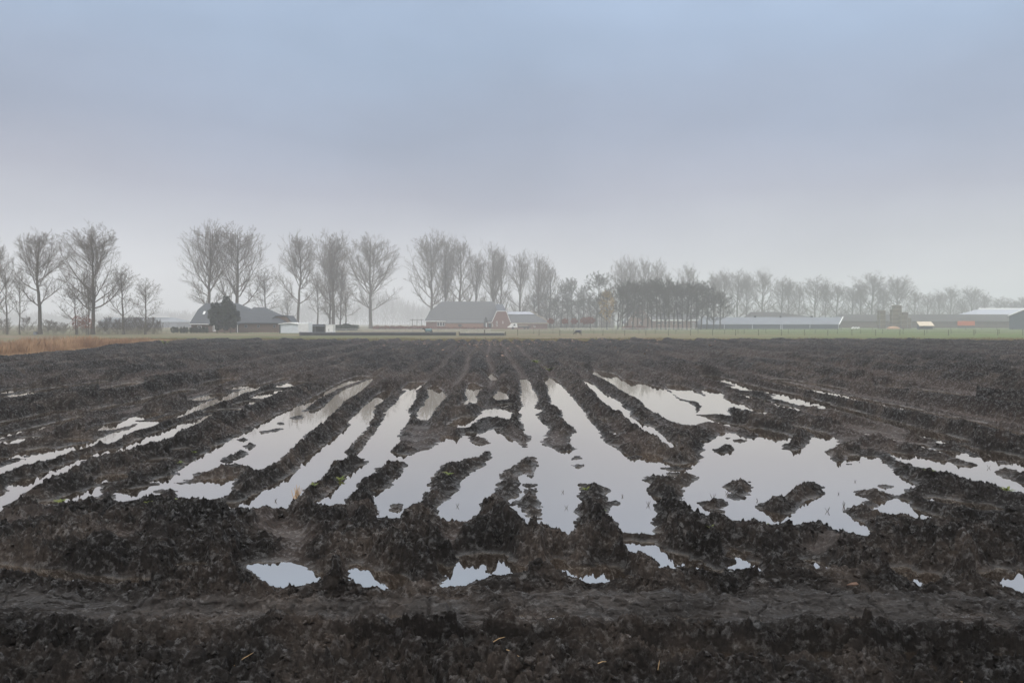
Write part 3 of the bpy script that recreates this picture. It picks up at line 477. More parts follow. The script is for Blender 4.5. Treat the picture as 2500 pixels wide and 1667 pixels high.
# grass land to the horizon (one sheet)
def grass_material():
    m = bpy.data.materials.new('grass_land'); m.use_nodes = True; t = m.node_tree; p = t.nodes['Principled BSDF']; p.inputs['Roughness'].default_value = .95; p.inputs['Specular IOR Level'].default_value = .1
    tc = N(t, 'ShaderNodeTexCoord'); mp = N(t, 'ShaderNodeMapping'); mp.inputs['Scale'].default_value = (.018, .16, 1)
    n = N(t, 'ShaderNodeTexNoise'); n.inputs['Scale'].default_value = 1; n.inputs['Detail'].default_value = 6; n.inputs['Roughness'].default_value = .65
    t.links.new(tc.outputs['Object'], mp.inputs[0]); t.links.new(mp.outputs[0], n.inputs['Vector'])
    r = N(t, 'ShaderNodeValToRGB'); e = r.color_ramp.elements; e[0].position = .38; e[0].color = (.075,.10,.045,1); e[1].position = .60; e[1].color = (.19,.13,.10,1)
    k = e.new(.47); k.color = (.115,.12,.065,1); k = e.new(.55); k.color = (.175,.14,.09,1)
    t.links.new(n.outputs['Fac'], r.inputs[0]); sx = N(t, 'ShaderNodeSeparateXYZ'); t.links.new(tc.outputs['Object'], sx.inputs[0])
    mr = N(t, 'ShaderNodeMapRange'); mr.inputs['From Min'].default_value = 10; mr.inputs['From Max'].default_value = 70; mr.inputs['To Max'].default_value = .75; t.links.new(sx.outputs['X'], mr.inputs['Value'])
    mx = N(t, 'ShaderNodeMix', data_type='RGBA'); mx.inputs['B'].default_value = (.105,.15,.055,1); t.links.new(mr.outputs[0], mx.inputs['Factor']); t.links.new(r.outputs[0], mx.inputs['A']); t.links.new(mx.outputs['Result'], p.inputs['Base Color']); return m
M['grass'] = grass_material()
gx = np.linspace(-1, 1, 61); gx = np.sign(gx)*np.abs(gx)**2*3000; gy = np.linspace(-1, 1, 61); gy = np.sign(gy)*np.abs(gy)**2*3000
GXx, GYy = np.meshgrid(gx, gy); q = (np.arange(60)[:, None]*61+np.arange(60)[None, :]).ravel()
gm = np_mesh('grass_land', np.stack([GXx, GYy, np.full_like(GXx, GZ)], -1).reshape(-1, 3), np.stack([q, q+1, q+62, q+61], 1))
tag(link_mesh('grass_land', gm, M['grass']), kind='structure')

# crumbs of soil lying on the ridges
def lumps(n, name, dmin, dmax, rmin, rmax):
    bm = bmesh.new(); bmesh.ops.create_icosphere(bm, subdivisions=2, radius=1); bv = np.array([v.co[:] for v in bm.verts]); bf = np.array([[v.index for v in f.verts] for f in bm.faces]); bm.free()
    Vs, Fs, k = [], [], 0
    while k < n:
        m = n*3; r = np.searchsorted(dd, np.exp(rng.uniform(math.log(dmin), math.log(dmax), m))); c = rng.integers(4, NC-4, m)
        ok = (h[r, c] > .03) & (Sg[r, c] > .04) & (fl[r, c] < .3) & (facez[r, c] < .3)
        for a, b in zip(r[ok], c[ok]):
            if k >= n: break
            rad = rng.uniform(rmin, rmax)*rng.uniform(.5, 1)
            ph = rng.random(3)*6.3; s = 1+.28*np.sin(bv@np.array([3.1, 1.7, 2.3])+ph[0])+.2*np.sin(bv@np.array([-4.2, 5.1, 3.3])+ph[1])+.15*np.sin(bv@np.array([7, -6, 8])+ph[2])
            sc = rng.uniform(.7, 1.3, 3); vv = bv*s[:, None]*sc*rad; vv[:, 2] *= .8
            Vs.append(vv+np.array([X2[a, b], Y2[a, b], h[a, b]+rad*.05])); Fs.append(bf+k*len(bv)); k += 1
    me = np_mesh(name, np.concatenate(Vs), np.concatenate(Fs), True); me.materials.append(M['field'])
    o = bpy.data.objects.new(name, me); C.objects.link(o)
    return o
tag(lumps(5000, 'soil_crumbs', 3.6, 13, .005, .022), 'dark crumbs of wet soil strewn over the ridges of the field', 'soil crumbs', kind='stuff')

# ------------------------------------------------------------------ trees
def tubes(p0, p1, r0, r1, n=3):
    p0, p1 = np.asarray(p0, float), np.asarray(p1, float); d = p1-p0; L = np.linalg.norm(d, axis=1, keepdims=True)+1e-9; d = d/L
    a = np.where(np.abs(d[:, 2:3]) < .9, np.array([[0, 0, 1.]]), np.array([[1., 0, 0]])); s = np.cross(d, a); s /= np.linalg.norm(s, axis=1, keepdims=True); t = np.cross(d, s)
    m = len(p0); V = np.zeros((m, 2*n, 3))
    for k in range(n):
        c, q = math.cos(2*math.pi*k/n), math.sin(2*math.pi*k/n)
        V[:, k] = p0+(s*c+t*q)*np.asarray(r0)[:, None]; V[:, n+k] = p1+(s*c+t*q)*np.asarray(r1)[:, None]
    o = np.arange(m)[:, None]*2*n
    Fq = np.concatenate([np.concatenate([o+k, o+(k+1) % n, o+n+(k+1) % n, o+n+k], 1) for k in range(n)])
    return V.reshape(-1, 3), Fq
def unit(v): return v/(np.linalg.norm(v, axis=-1, keepdims=True)+1e-9)
def branch(st, dr, ln, r0, r1, nseg, up, wig, rg):
    """grow curved branches: returns list of node arrays (nseg+1, m, 3) and radii"""
    m = len(st); pts = [st]; d = unit(dr); p = st; rad = [r0]
    for k in range(nseg):
        d = unit(d+np.array([0, 0, up/nseg])+rg.normal(0, wig, (m, 3))); p = p+d*(ln/nseg)[:, None]; pts.append(p); f = (k+1)/nseg; rad.append(r0*(1-f)+r1*f)
    return np.array(pts), np.array(rad)
def make_tree(seed, H=1.0, wide=.5, cb=.25, n1=26, n2=9, n3=7, n4=4, el=(48, 62), up=.5, fork=False, tw=.0009, trunk_r=.017, round_=0.0, lean=0.0, top=.95):
    rg = np.random.default_rng(seed); segs = []
    def add(pts, rad): segs.append((pts[:-1].reshape(-1, 3), pts[1:].reshape(-1, 3), rad[:-1].ravel(), rad[1:].ravel()))
    nt_ = 14; zz = np.linspace(0, top, nt_+1); wob_ = np.cumsum(rg.normal(0, .004, (nt_+1, 2)), 0); wob_[0] = 0
    tp = np.stack([wob_[:, 0]+lean*zz**1.3, wob_[:, 1], zz], 1); tr = trunk_r*(1-zz/top)**.8*.92+.0012; tr[0] *= 1.35
    it = int(nt_*cb)+1
    T0 = (tp[:-1], tp[1:], tr[:-1], tr[1:])
    stems = [(tp, tr)]
    # limbs
    t = np.sort(rg.uniform(cb, top*.93, n1)); t[:3] = cb*rg.uniform(.85, 1.05, 3)
    az = np.arange(n1)*2.4+rg.uniform(-.5, .5, n1); st = np.stack([np.interp(t, zz, tp[:, k]) for k in range(3)], 1)
    zc = (.97+cb*.75)/2+.05; hz_ = .985-zc
    fz = rg.uniform(.50, .97, n1); fz[:5] = rg.uniform(.22, .5, 5); zt = np.minimum(t+(1-t)*fz, .985)
    rad_ = wide*.5*rg.uniform(.45, 1, n1)**.35*np.sqrt(np.clip(1-(np.abs(zt-zc)/hz_)**(2.3-round_), .02, 1))*rg.uniform(.80, 1.03, n1)
    tg = np.stack([tp[-1, 0]*zt+np.cos(az)*rad_, np.sin(az)*rad_, zt], 1); dv = tg-st; ln = np.linalg.norm(dv, axis=1)*1.04
    dr = unit(unit(dv)+np.stack([np.cos(az), np.sin(az), 0*az], 1)*.30)
    rr = np.interp(t, zz, tr)*rg.uniform(.40, .58, n1)
    out_ = np.stack([np.cos(az), np.sin(az), 0*az], 1); ctl = st+out_*(rad_*rg.uniform(.55, .8, n1))[:, None]+np.array([0, 0, 1.])*((zt-t)*rg.uniform(.22, .42, n1))[:, None]
    f_ = np.linspace(0, 1, 9)[:, None, None]; b1 = st*(1-f_)**2+2*ctl*f_*(1-f_)+tg*f_**2
    b1[1:] += np.cumsum(rg.normal(0, .0035, (8, n1, 3)), 0); q1 = rr*(1-f_[:, :, 0])+(rr*.16+tw*.6)*f_[:, :, 0]; add(b1, q1)
    def kids(b, q, ln, n, frac, ang, tlo, nseg, wig, upk, rmin):
        ns, m = b.shape[0]-1, b.shape[1]; f = np.tile(np.linspace(tlo, 1, n), m)+rg.uniform(-.04, .04, n*m); f = np.clip(f, .1, .995)
        idx = np.repeat(np.arange(m), n); k = np.minimum((f*ns).astype(int), ns-1); a = f*ns-k
        p = b[k, idx]*(1-a)[:, None]+b[k+1, idx]*a[:, None]; pd = unit(b[k+1, idx]-b[k, idx]); pr = q[k, idx]*(1-a)+q[k+1, idx]*a
        rnd = rg.normal(0, 1, (n*m, 3)); side = unit(rnd-pd*(rnd*pd).sum(1, keepdims=True)); an = np.radians(rg.uniform(ang[0], ang[1], n*m))
        d = unit(pd*np.cos(an)[:, None]+side*np.sin(an)[:, None]+np.array([0, 0, .14])); l = ln[idx]*frac*(1.15-.65*f)*rg.uniform(.65, 1.2, n*m)
        r = np.maximum(pr*.6, rmin); bb, qq = branch(p, d, l, r, np.full(n*m, rmin), nseg, upk, wig, rg); return bb, qq, l
    b2, q2, l2 = kids(b1, q1, ln, n2, .42, (28, 50), .18, 5, .06, up*.25, tw*1.3); add(b2, q2)
    b3, q3, l3 = kids(b2, q2, l2, n3, .48, (25, 50), .15, 3, .08, up*.3, tw); add(b3, q3)
    if n4:
        b4, q4, l4 = kids(b3, q3, l3, n4, .6, (20, 50), .25, 2, .08, up*.5, tw*.75); add(b4, q4)
    # fine shoots straight off the upper leader
    cat_ = [np.concatenate([s[k] for s in segs]) for k in range(4)]
    Vc, Fc_ = tubes(*cat_); Vt, Ft = tubes(*T0, n=8)
    return (np_mesh('crown', Vc, Fc_), np_mesh('trunk', Vt, Ft, True), float(np.percentile(np.abs(Vc[:, 0]), 97)*2), float(np.percentile(Vc[:, 2], 99.9)))
VAR = {}
VAR['pop'] = [make_tree(s, wide=.56, cb=c, n1=33, n2=10, n3=8, n4=5, tw=.00040) for s, c in ((1, .24), (2, .28), (3, .25), (4, .30), (5, .22))]
VAR['slim'] = [make_tree(s, wide=.46, cb=.16, n1=28, n2=9, n3=7, n4=4, tw=.00048) for s in (11, 12, 13)]
VAR['yng'] = [make_tree(s, wide=.56, cb=.30, n1=18, n2=8, n3=7, n4=4, up=.3, tw=.0006, trunk_r=.015, round_=.1) for s in (21, 22, 23)]
VAR['grv'] = [make_tree(s, wide=.62, cb=.20+.06*(s % 3), n1=18, n2=9, n3=7, n4=4, el=(35, 60), up=.3, tw=.0013, trunk_r=.016, lean=l, round_=.2) for s, l in ((31, .03), (32, -.06), (33, .08), (34, -.02), (35, .05))]
VAR['shr'] = [make_tree(s, wide=.95, cb=.04, n1=22, n2=7, n3=6, n4=3, el=(45, 75), up=.2, tw=.0026, trunk_r=.010) for s in (41, 42)]
for k, vs in VAR.items():
    for (c, t, a, b) in vs:
        c.materials.append(M['grove_bark'] if k == 'grv' else M['twig']); t.materials.append(M['grove_bark'] if k == 'grv' else M['bark'])
tcount = 0
def tree(kind, x, vt, d, wpx, name, label, cat='tree', group=None, var=None):
    global tcount
    vs = VAR[kind]; c, t, wn, hn = vs[(tcount if var is None else var) % len(vs)]; tcount += 1
    H = pz(vt, d)-GZ; W = wpx*d/F
    o = thing(name, label, cat, (px(x, d), d, GZ-.02), group)
    sx_ = W/(wn); szz = H/hn
    for nm, m_ in (('trunk', t), ('crown', c)):
        p = bpy.data.objects.new(nm, m_); C.objects.link(p); p.parent = o; p.scale = ((sx_+szz)/2 if nm == 'trunk' else sx_, (sx_+szz)/2 if nm == 'trunk' else sx_, szz)
    if sx_ > 0:
        for p in o.children: p.scale.x = sx_ if p.name.startswith('crown') else min(sx_, szz*1.15); p.scale.y = p.scale.x
    o.rotation_euler = (0, 0, (tcount*2.1) % 6.28)
    return o
GL = 'bare trees on the left behind the dry reeds'
for a in [('pop',-16,583,141,75,'bare_tree','tall bare tree cut by the left edge, behind the reeds'), ('yng',17,640,139,60,'bare_tree','slender dark bare tree nearest the left edge'),
          ('yng',48,655,139,52,'bare_tree','thin straight bare tree just left of the thick-trunked one'), ('pop',98,558,142,128,'bare_tree','thick-trunked tall bare tree, left one of the two tallest left of the farmhouse'),
          ('yng',185,692,139,88,'bare_tree','low spreading bare tree between the two tall left ones'), ('pop',226,543,140,150,'bare_tree','tallest bare tree left of the farmhouse, with wide spreading crown'),
          ('slim',216,655,138,36,'bare_tree','thin bare stem tight against the left of the tallest reedside tree'), ('yng',301,650,140,78,'bare_tree','medium bare tree with vase crown, second left of the white roof light farmhouse'),
          ('yng',355,678,140,76,'bare_tree','small bare tree standing last in line before the gap left of the farmhouse')]:
    tree(*a, group=GL)
GP = 'tall bare poplars along the road behind the farms'
for a in [('pop',510,536,205,128,'bare_poplar','tallest poplar, rising behind the left end of the dark-roofed farmhouse'), ('pop',579,543,207,132,'bare_poplar','broad poplar rising behind the right end of the dark-roofed farmhouse'),
          ('yng',646,655,215,82,'bare_tree','small bare tree rising behind the low wing of the left farmhouse'), ('yng',703,712,240,52,'bare_tree','little bare tree over the white corrugated garage'),
          ('pop',727,565,235,98,'bare_poplar','tall poplar standing alone behind the white garage'), ('yng',775,662,250,62,'bare_tree','bare tree behind the dark open shelter'),
          ('slim',806,612,262,60,'bare_poplar','slim poplar touching the left of the thick one over the green bush'), ('pop',816,562,258,108,'bare_poplar','thick tall poplar above the rounded green bush'),
          ('slim',829,640,262,42,'bare_poplar','slim poplar touching the right of the thick one over the green bush'), ('yng',845,688,252,72,'bare_tree','short bare tree behind the right half of the green bush'),
          ('pop',905,568,300,140,'bare_poplar','wide isolated poplar standing at the left end of the rust-coloured hedge'), ('pop',1053,560,322,98,'bare_poplar','poplar behind the left slope of the big red-brick farmhouse'),
          ('slim',1088,562,326,70,'bare_poplar','poplar behind the middle of the big farmhouse roof ridge'), ('slim',1122,575,326,78,'bare_poplar','forked poplar behind the right half of the big farmhouse ridge'),
          ('slim',1158,610,332,60,'bare_poplar','thin poplar behind the right end of the big farmhouse ridge'), ('slim',1205,587,330,75,'bare_poplar','poplar directly over the brick gable of the big farmhouse'),
          ('slim',1222,608,334,50,'bare_poplar','smaller poplar leaning on the one over the brick gable'), ('slim',1265,608,336,62,'bare_poplar','slender poplar over the pale roof panels'),
          ('slim',1316,612,340,64,'bare_poplar','poplar over the right tip of the farm wing roof'), ('slim',1342,640,345,50,'bare_poplar','last poplar right of the farm wing, above the small rusty trees')]:
    tree(*a, group=GP)
for i, a in enumerate([(1370,685,340,62),(1398,676,343,66),(1424,690,340,60),(1455,660,350,92),(1304,712,346,60),(1334,702,348,62),(1352,722,330,50),(1384,716,328,54),(1412,724,330,54),(1440,712,332,60),(1470,716,332,56)]):
    tree('grv', *a, 'bare_tree', ['dense bare tree right of the poplar row, leftmost of four','dense bare tree second of the four right of the poplar row','narrow dense bare tree third of the four right of the poplar row','big round-headed bare tree left of the yellow-leaved tree','low dense tree behind the right tip of the farm wing','low dense tree just right of the farm wing tip','low dense tree behind the first small rusty tree','low dense tree behind the second small rusty tree','low dense tree behind the third small rusty tree','low dense tree behind the two rightmost rusty trees','low dense tree just left of the yellow-leaved tree'][i], group='dense bare trees in the middle of the tree line')
yt = tree('grv', 1482, 703, 250, 52, 'yellow_leaved_tree', 'tree with a thin yellow-ochre crown at the left edge of the grove')
for i, a in enumerate([(1512,622,400,50),(1540,620,402,48),(1572,624,404,52),(1600,628,404,48),(1628,655,408,36),(1680,642,412,60)]):
    tree('slim', *a, 'bare_poplar', 'faint tall poplar rising behind the dense grove, '+['leftmost of six','second of six from the left','third of six from the left','fourth of six from the left','fifth of six and the shortest','sixth of six, apart at the right'][i], group='faint poplars behind the grove')
gx_ = [1508,1520,1532,1545,1556,1568,1580,1592,1604,1614,1625,1634,1645,1656,1666,1676,1688,1700,1712,1726,1742,1757]
ORD = 'first second third fourth fifth sixth seventh eighth ninth tenth eleventh twelfth thirteenth fourteenth fifteenth sixteenth seventeenth eighteenth nineteenth twentieth twenty-first twenty-second twenty-third twenty-fourth twenty-fifth twenty-sixth twenty-seventh twenty-eighth'.split()
for i, x in enumerate(gx_):
    tree('grv', x, 679+random.uniform(-5, 13)+(22 if i > 19 else 6 if i > 16 else 0)+(14 if i < 2 else 0), 268+random.uniform(-12, 12), 64+random.uniform(-10, 18), 'grove_tree', f'dark dense tree of the grove before the gabled house, {ORD[i]} from the left', group='dense grove in front of the gabled house')
for i, a in enumerate([(1745,662,425,48),(1766,655,428,44),(1796,654,430,50),(1822,668,430,38),(1860,655,432,58),(1905,672,440,42),(1926,677,442,38),(1950,690,445,34),(1986,670,448,58),(2014,690,450,34),(2042,688,455,56),(2078,692,455,40),(2102,690,455,36),(2128,662,450,70),(2153,690,460,36),(2190,670,455,74),(2232,705,480,40),(2262,712,482,34),(2292,712,485,34),(2320,697,500,50),(2346,720,505,30),(2372,697,505,48),(2402,714,520,40),(2440,722,525,40),(2474,732,525,34),(2497,722,525,40)]):
    tree('slim' if i % 3 else 'pop', a[0], a[1], a[2], a[3]*1.3, 'bare_poplar', f'pale misty tree over the long sheds on the right, {ORD[i]} from the left', group='misty trees behind the long sheds')
GS = 'bare shrubs between the left trees'
for i, (x, vt, wd) in enumerate([(8,775,36),(66,770,34),(118,778,32),(132,782,26),(155,786,28),(200,778,34),(250,780,26),(266,770,30),(286,776,28),(306,772,30),(322,768,30),(338,770,30),(352,776,28),(372,770,28),(386,778,22)]):
    tree('shr', x, vt, 143+(i % 3), wd, 'bare_shrub', f'thin bare shrub at the foot of the left trees, {ORD[i]} from the left', 'shrub', GS)
def leaf_cloud(name, blobs, n, size, mt, parent, seed=0, flatz=1.0):
    rg = np.random.default_rng(seed); Vs = []
    wts = np.array([b[3]*b[4]*b[5] for b in blobs]); wts = wts/wts.sum()
    for b, wgt in zip(blobs, wts):
        m = max(20, int(n*wgt)); dr = unit(rg.normal(0, 1, (m, 3))); rad = rg.uniform(.35, 1, (m, 1))**.45*(1+.14*np.sin(dr[:, :1]*9+seed)+.12*np.sin(dr[:, 2:]*11+2*seed))
        c = np.array(b[:3])+dr*rad*np.array(b[3:6]); a = unit(rg.normal(0, 1, (m, 3))); e = unit(np.cross(a, rg.normal(0, 1, (m, 3)))); s = size*rg.uniform(.5, 1.3, (m, 1))
        Vs.append(np.stack([c-a*s-e*s*.5, c+a*s-e*s*.5, c+a*s*.7+e*s*.6, c-a*s*.7+e*s*.6], 1))
    V = np.concatenate(Vs).reshape(-1, 3); me = np_mesh(name, V, np.arange(len(V)).reshape(-1, 4)); return link_mesh(name, me, mt, parent)
Hy = pz(703, 250)
leaf_cloud('foliage', [(0,0,Hy*.60,2.7,2.4,Hy*.36)], 1500, .16, M['ochre_leaf'], yt, 3)
def bush(name, label, x0, x1, vt, vb, d, mt, cat, group=None, n=900, size=.16, depth=None, stem=None):
    xa, xb = px(x0, d), px(x1, d); zt = pz(vt, d); w_ = xb-xa; o = thing(name, label, cat, ((xa+xb)/2, d, GZ), group); hgt = zt-GZ; z0 = 0 if stem is None else stem
    leaf_cloud('foliage', [(0, 0, (hgt+z0)/2, w_/2, (depth or w_)/2, (hgt-z0)/2)], n, size, mt, o, int(x0))
    MB().bar((0,0,0), (0,0,z0+(hgt-z0)*.6), .09, .04).build('trunk', M['bark'], o); return o
# dark evergreen before the left farmhouse
o = thing('evergreen_tree', 'big dark evergreen with a pointed top standing before the left farmhouse', 'tree', (px(548,163), 163, GZ))
k = 163/F
leaf_cloud('foliage', [((553-548)*k,0,(790-748)*k+1.9, 13*k,12*k,22*k),((524-548)*k,0,(790-770)*k+1.9,15*k,13*k,26*k),((565-548)*k,0,(790-775)*k+1.9,19*k,15*k,27*k),((545-548)*k,-.5,(790-780)*k+1.9,26*k,16*k,26*k),((530-548)*k,0,(790-752)*k+1.9,9*k,9*k,10*k)], 9000, .17, M['conifer'], o, 5)
for tx in (-1.4, 0, 1.2): MB().bar((tx,0,0), (tx*.7,0,3), .14, .08).build('trunk', M['bark'], o)
for i, x in enumerate([424,432,442,449,456,466,474,481,489,497,505]):
    bush('small_conifer', f'knee-high green conifer in the row before the left farmhouse, {ORD[i]} from the left', x-(7 if i == 0 else 4), x+(7 if i == 0 else 4), 797+(i % 3), 811, 165, M['conifer2'], 'conifer', 'small conifers before the farmhouse', 350, .09)
bush('green_bush', 'wide rounded dark green bush beside the white box shed', 812, 876, 792, 805, 215, M['conifer'], 'bush', None, 3000, .2, 4)
for i, (x, v) in enumerate([(190,768),(212,772)]):
    bush('rusty_shrub', ['shrub with brown-red leaves left of the tallest left trunk','shrub with brown-red leaves touching the tallest left trunk'][i], x-16, x+14, v, 805, 137, M['rust_leaf'], 'shrub', None, 260, .10, None, .9)
for i, x in enumerate([1345,1379,1402,1428,1442]):
    bush('rusty_ball_tree', f'small round tree with rust-red leaves on a short trunk, {ORD[i]} from the left', x-8-(3 if i > 2 else 0), x+8+(3 if i > 2 else 0), 778-(4 if i > 2 else 0), 803, 262, M['rust_leaf'], 'tree', 'small rusty trees by the pasture', 700, .17, None, 1.7)
def hedge(label, x0, x1, vt, d, mt, n, size=.14):
    o = thing('hedge', label, 'hedge', (px((x0+x1)/2, d), d, GZ)); wd = px(x1, d)-px(x0, d); H = pz(vt, d)-GZ; bl = []
    m = max(2, int(wd/2.2))
    for i in range(m): bl.append((-wd/2+wd*(i+.5)/m, 0, H*.45, wd/m*.75, .6, H*.5*random.uniform(.9, 1.1)))
    leaf_cloud('foliage', bl, n, size, mt, o, int(x0)); MB().box(-wd/2, wd/2, -.1, .1, 0, H*.6).build('branches', M['twig'], o)
hedge('low rust-brown beech hedge beside the wooden frames', 913, 1040, 795, 262, M['rust_leaf'], 3500)
hedge('low rust-brown hedge along the front of the big brick farmhouse', 1042, 1190, 797.5, 262, M['rust_leaf'], 2600)
hedge('orange-brown hedge before the gabled house in the grove', 1525, 1575, 795, 262, M['rust_leaf'], 1500)

# far woods fading into the mist
def far_wood():
    rg = np.random.default_rng(99); P0, P1, R0, R1 = [], [], [], []
    def sil(x):
        return np.interp(x, [-300,0,180,420,480,640,690,860,900,960,1000,1150,1300,1400,1520,1700,1800,2000,2250,2400,2500,2800], [752,755,768,752,760,750,728,735,700,712,738,742,735,728,735,745,738,742,738,735,740,745])
    for x in np.arange(-320, 2820, 6.0):
        d = rg.uniform(1000, 1200); H = pz(sil(x)+rg.uniform(-5, 8), d)-GZ; X0 = px(x, d); m = 70
        z = rg.uniform(.0, 1, m); r = 6.8*np.sqrt(np.clip(1-((z-.55)/.5)**2, .03, 1)); a = rg.uniform(0, 6.28, m)
        p1 = np.stack([X0+r*np.cos(a)*rg.uniform(.3, 1, m), d+r*np.sin(a), z*H+GZ], 1); p0 = np.stack([X0+(p1[:, 0]-X0)*.25, np.full(m, d), (z*.62)*H+GZ], 1)
        P0.append(p0); P1.append(p1); R0.append(np.full(m, .33)); R1.append(np.full(m, .14)); P0.append([[X0, d, GZ]]); P1.append([[X0, d, H*.8]]); R0.append([.3]); R1.append([.08])
    V, Fq = tubes(np.concatenate(P0), np.concatenate(P1), np.concatenate(R0), np.concatenate(R1)); return np_mesh('far_wood', V, Fq)
tag(link_mesh('far_wood', far_wood(), M['twig']), 'far wood fading into the mist behind all the farms', 'wood', kind='stuff')
def undergrowth(name, label, x0, x1, vt, d, n, r=.03, zmin=.3):
    rg = np.random.default_rng(int(x0)); X = px(rg.uniform(x0, x1, n), d); Hh = (pz(vt, d)-GZ)*rg.uniform(zmin, 1.05, n)*(.75+.5*gn(X*.35, X*0, 3)); Yd = d+rg.uniform(-3, 3, n)
    p0 = np.stack([X, Yd, np.full(n, GZ)], 1); p1 = p0+np.stack([rg.normal(0, .35, n), rg.normal(0, .3, n), Hh], 1)
    q0 = np.repeat(p0+(p1-p0)*.4, 5, 0); f = rg.uniform(0, .55, (5*n, 1)); q0 = q0+np.repeat(p1-p0, 5, 0)*f; q1 = q0+np.stack([rg.normal(0, .45, 5*n), rg.normal(0, .4, 5*n), rg.uniform(.2, .9, 5*n)], 1)
    V, Fq = tubes(np.concatenate([p0, q0]), np.concatenate([p1, q1]), np.concatenate([np.full(n, r), np.full(5*n, r*.6)]), np.full(6*n, r*.4)); tag(link_mesh(name, np_mesh(name, V, Fq), M['twig']), label, 'undergrowth', kind='stuff')
undergrowth('thicket', 'thicket of thin bare stems behind the two small left trees', 240, 392, 768, 146, 210, .014)
undergrowth('undergrowth', 'bare undergrowth below the poplars right of the big farmhouse', 1290, 1500, 745, 352, 700, .06)
undergrowth('brushwood', 'sparse bare brushwood below the left tall trees', 0, 240, 784, 146, 150, .014)

# ------------------------------------------------------------------ buildings
def roof_solid(front, back):
    """front/back: matching outlines; closed solid between them"""
    n = len(front); return front+back, [tuple(range(n))[::-1], tuple(range(n, 2*n))]+[(i, (i+1) % n, n+(i+1) % n, n+i) for i in range(n)]
def pmb(): return MB()
def wpt(x, v, d, y): return (px(x, d), y, pz(v, d))
class Bld:
    def __init__(s, name, label, x, d, cat='building', group=None):
        s.d = d; s.o = thing(name, label, cat, (px(x, d), d, GZ), group); s.org = (px(x, d), d, GZ)
    def box(s, nm, x0, x1, v0, v1, y0, y1, mt, parent=None):   # v0 top, v1 bottom (None = ground); y relative to the front
        z1 = pz(v0, s.d); z0 = GZ-.05 if v1 is None else pz(v1, s.d)
        return MB(s.org).box(px(x0, s.d), px(x1, s.d), s.d+y0, s.d+y1, z0, z1).build(nm, mt, parent or s.o)
    def hip(s, nm, eave, ridge, ve, vr, dep, mt, kink=None, over=.35):
        """roof with its ridge along x; eave/ridge = (x0,x1); kink = (xk0,xk1,vk) for a half-hipped break"""
        d = s.d; ym = dep/2; sc = (d+ym)/d
        def X(x, y): return px(x, d+y)
        z_e = pz(ve, d); z_r = EYE+(HV-vr)*(d+ym)/F; t = .18
        e0, e1 = px(eave[0], d), px(eave[1], d); r0, r1 = X(ridge[0], ym), X(ridge[1], ym)
        y0, y1 = d-over, d+dep+over
        vs = [(e0,y0,z_e),(e1,y0,z_e),(e1,y1,z_e),(e0,y1,z_e)]
        if kink:
            zk = EYE+(HV-kink[2])*(d+ym*.6)/F; f = (zk-z_e)/(z_r-z_e); yk0 = y0+(d+ym-y0)*f; yk1 = y1-(y1-d-ym)*f
            k0, k1 = X(kink[0], ym*f), X(kink[1], ym*f)
            vs += [(k0,yk0,zk),(k1,yk0,zk),(k1,yk1,zk),(k0,yk1,zk),(r0,d+ym,z_r),(r1,d+ym,z_r)]
            fs = [(0,1,5,4),(1,2,6,5),(2,3,7,6),(3,0,4,7),(4,5,9,8),(5,6,9),(6,7,8,9),(7,4,8)]
        else:
            vs += [(r0,d+ym,z_r),(r1,d+ym,z_r)]; fs = [(0,1,5,4),(1,2,5),(2,3,4,5),(3,0,4)]
        n = len(vs); vs += [(v[0],v[1],v[2]-t) for v in vs[:4]]
        fs += [(n+3,n+2,n+1,n),(0,n,n+1,1),(1,n+1,n+2,2),(2,n+2,n+3,3),(3,n+3,n,0)]
        return MB(s.org).add(vs, fs).build(nm, mt, s.o)
    def window(s, x0, x1, v0, v1, y=0, panes=1, frame='white'):
        fx = s.box('window', x0, x1, v0, v1, y-.09, y+.02, M[frame]); mx = (x1-x0)/panes
        for i in range(panes):
            a, b = x0+mx*i, x0+mx*(i+1); t = .09*F/s.d
            s.box('pane', a+t, b-t, v0+t, v1-t, y-.11, y-.0905, M['glass'], fx)
        return fx
    def gable(s, nm, x0, x1, ve, xa, va, dep, mt, y=0):     # gable wall facing the camera
        d = s.d+y; vs = [wpt(x0, ve, s.d, d), wpt(x1, ve, s.d, d)]+[wpt(xx, vv, s.d, d) for xx, vv in (xa if isinstance(xa, list) else [(xa, va)])]
        vs = [(px(x0, s.d), d, GZ-.05), (px(x1, s.d), d, GZ-.05), (px(x1, s.d), d, pz(ve, s.d))]+[(px(a, s.d), d, pz(b, s.d)) for a, b in (xa if isinstance(xa, list) else [(xa, va)])]+[(px(x0, s.d), d, pz(ve, s.d))]
        bk = [(v[0], v[1]+dep, v[2]) for v in vs]; return MB(s.org).add(*roof_solid(vs, bk)).build(nm, mt, s.o)
    def slope(s, nm, pts, dep, mt, t=.22, y=-.3):           # roof following an outline (x,v) seen on the gable end, running back dep metres
        d = s.d; up = [(px(a, d), d+y, pz(b, d)) for a, b in pts]; dn = [(p[0], p[1], p[2]-t) for p in up][::-1]
        fr = up+dn; bk = [(v[0], v[1]+dep, v[2]) for v in fr]; return MB(s.org).add(*roof_solid(fr, bk)).build(nm, mt, s.o)
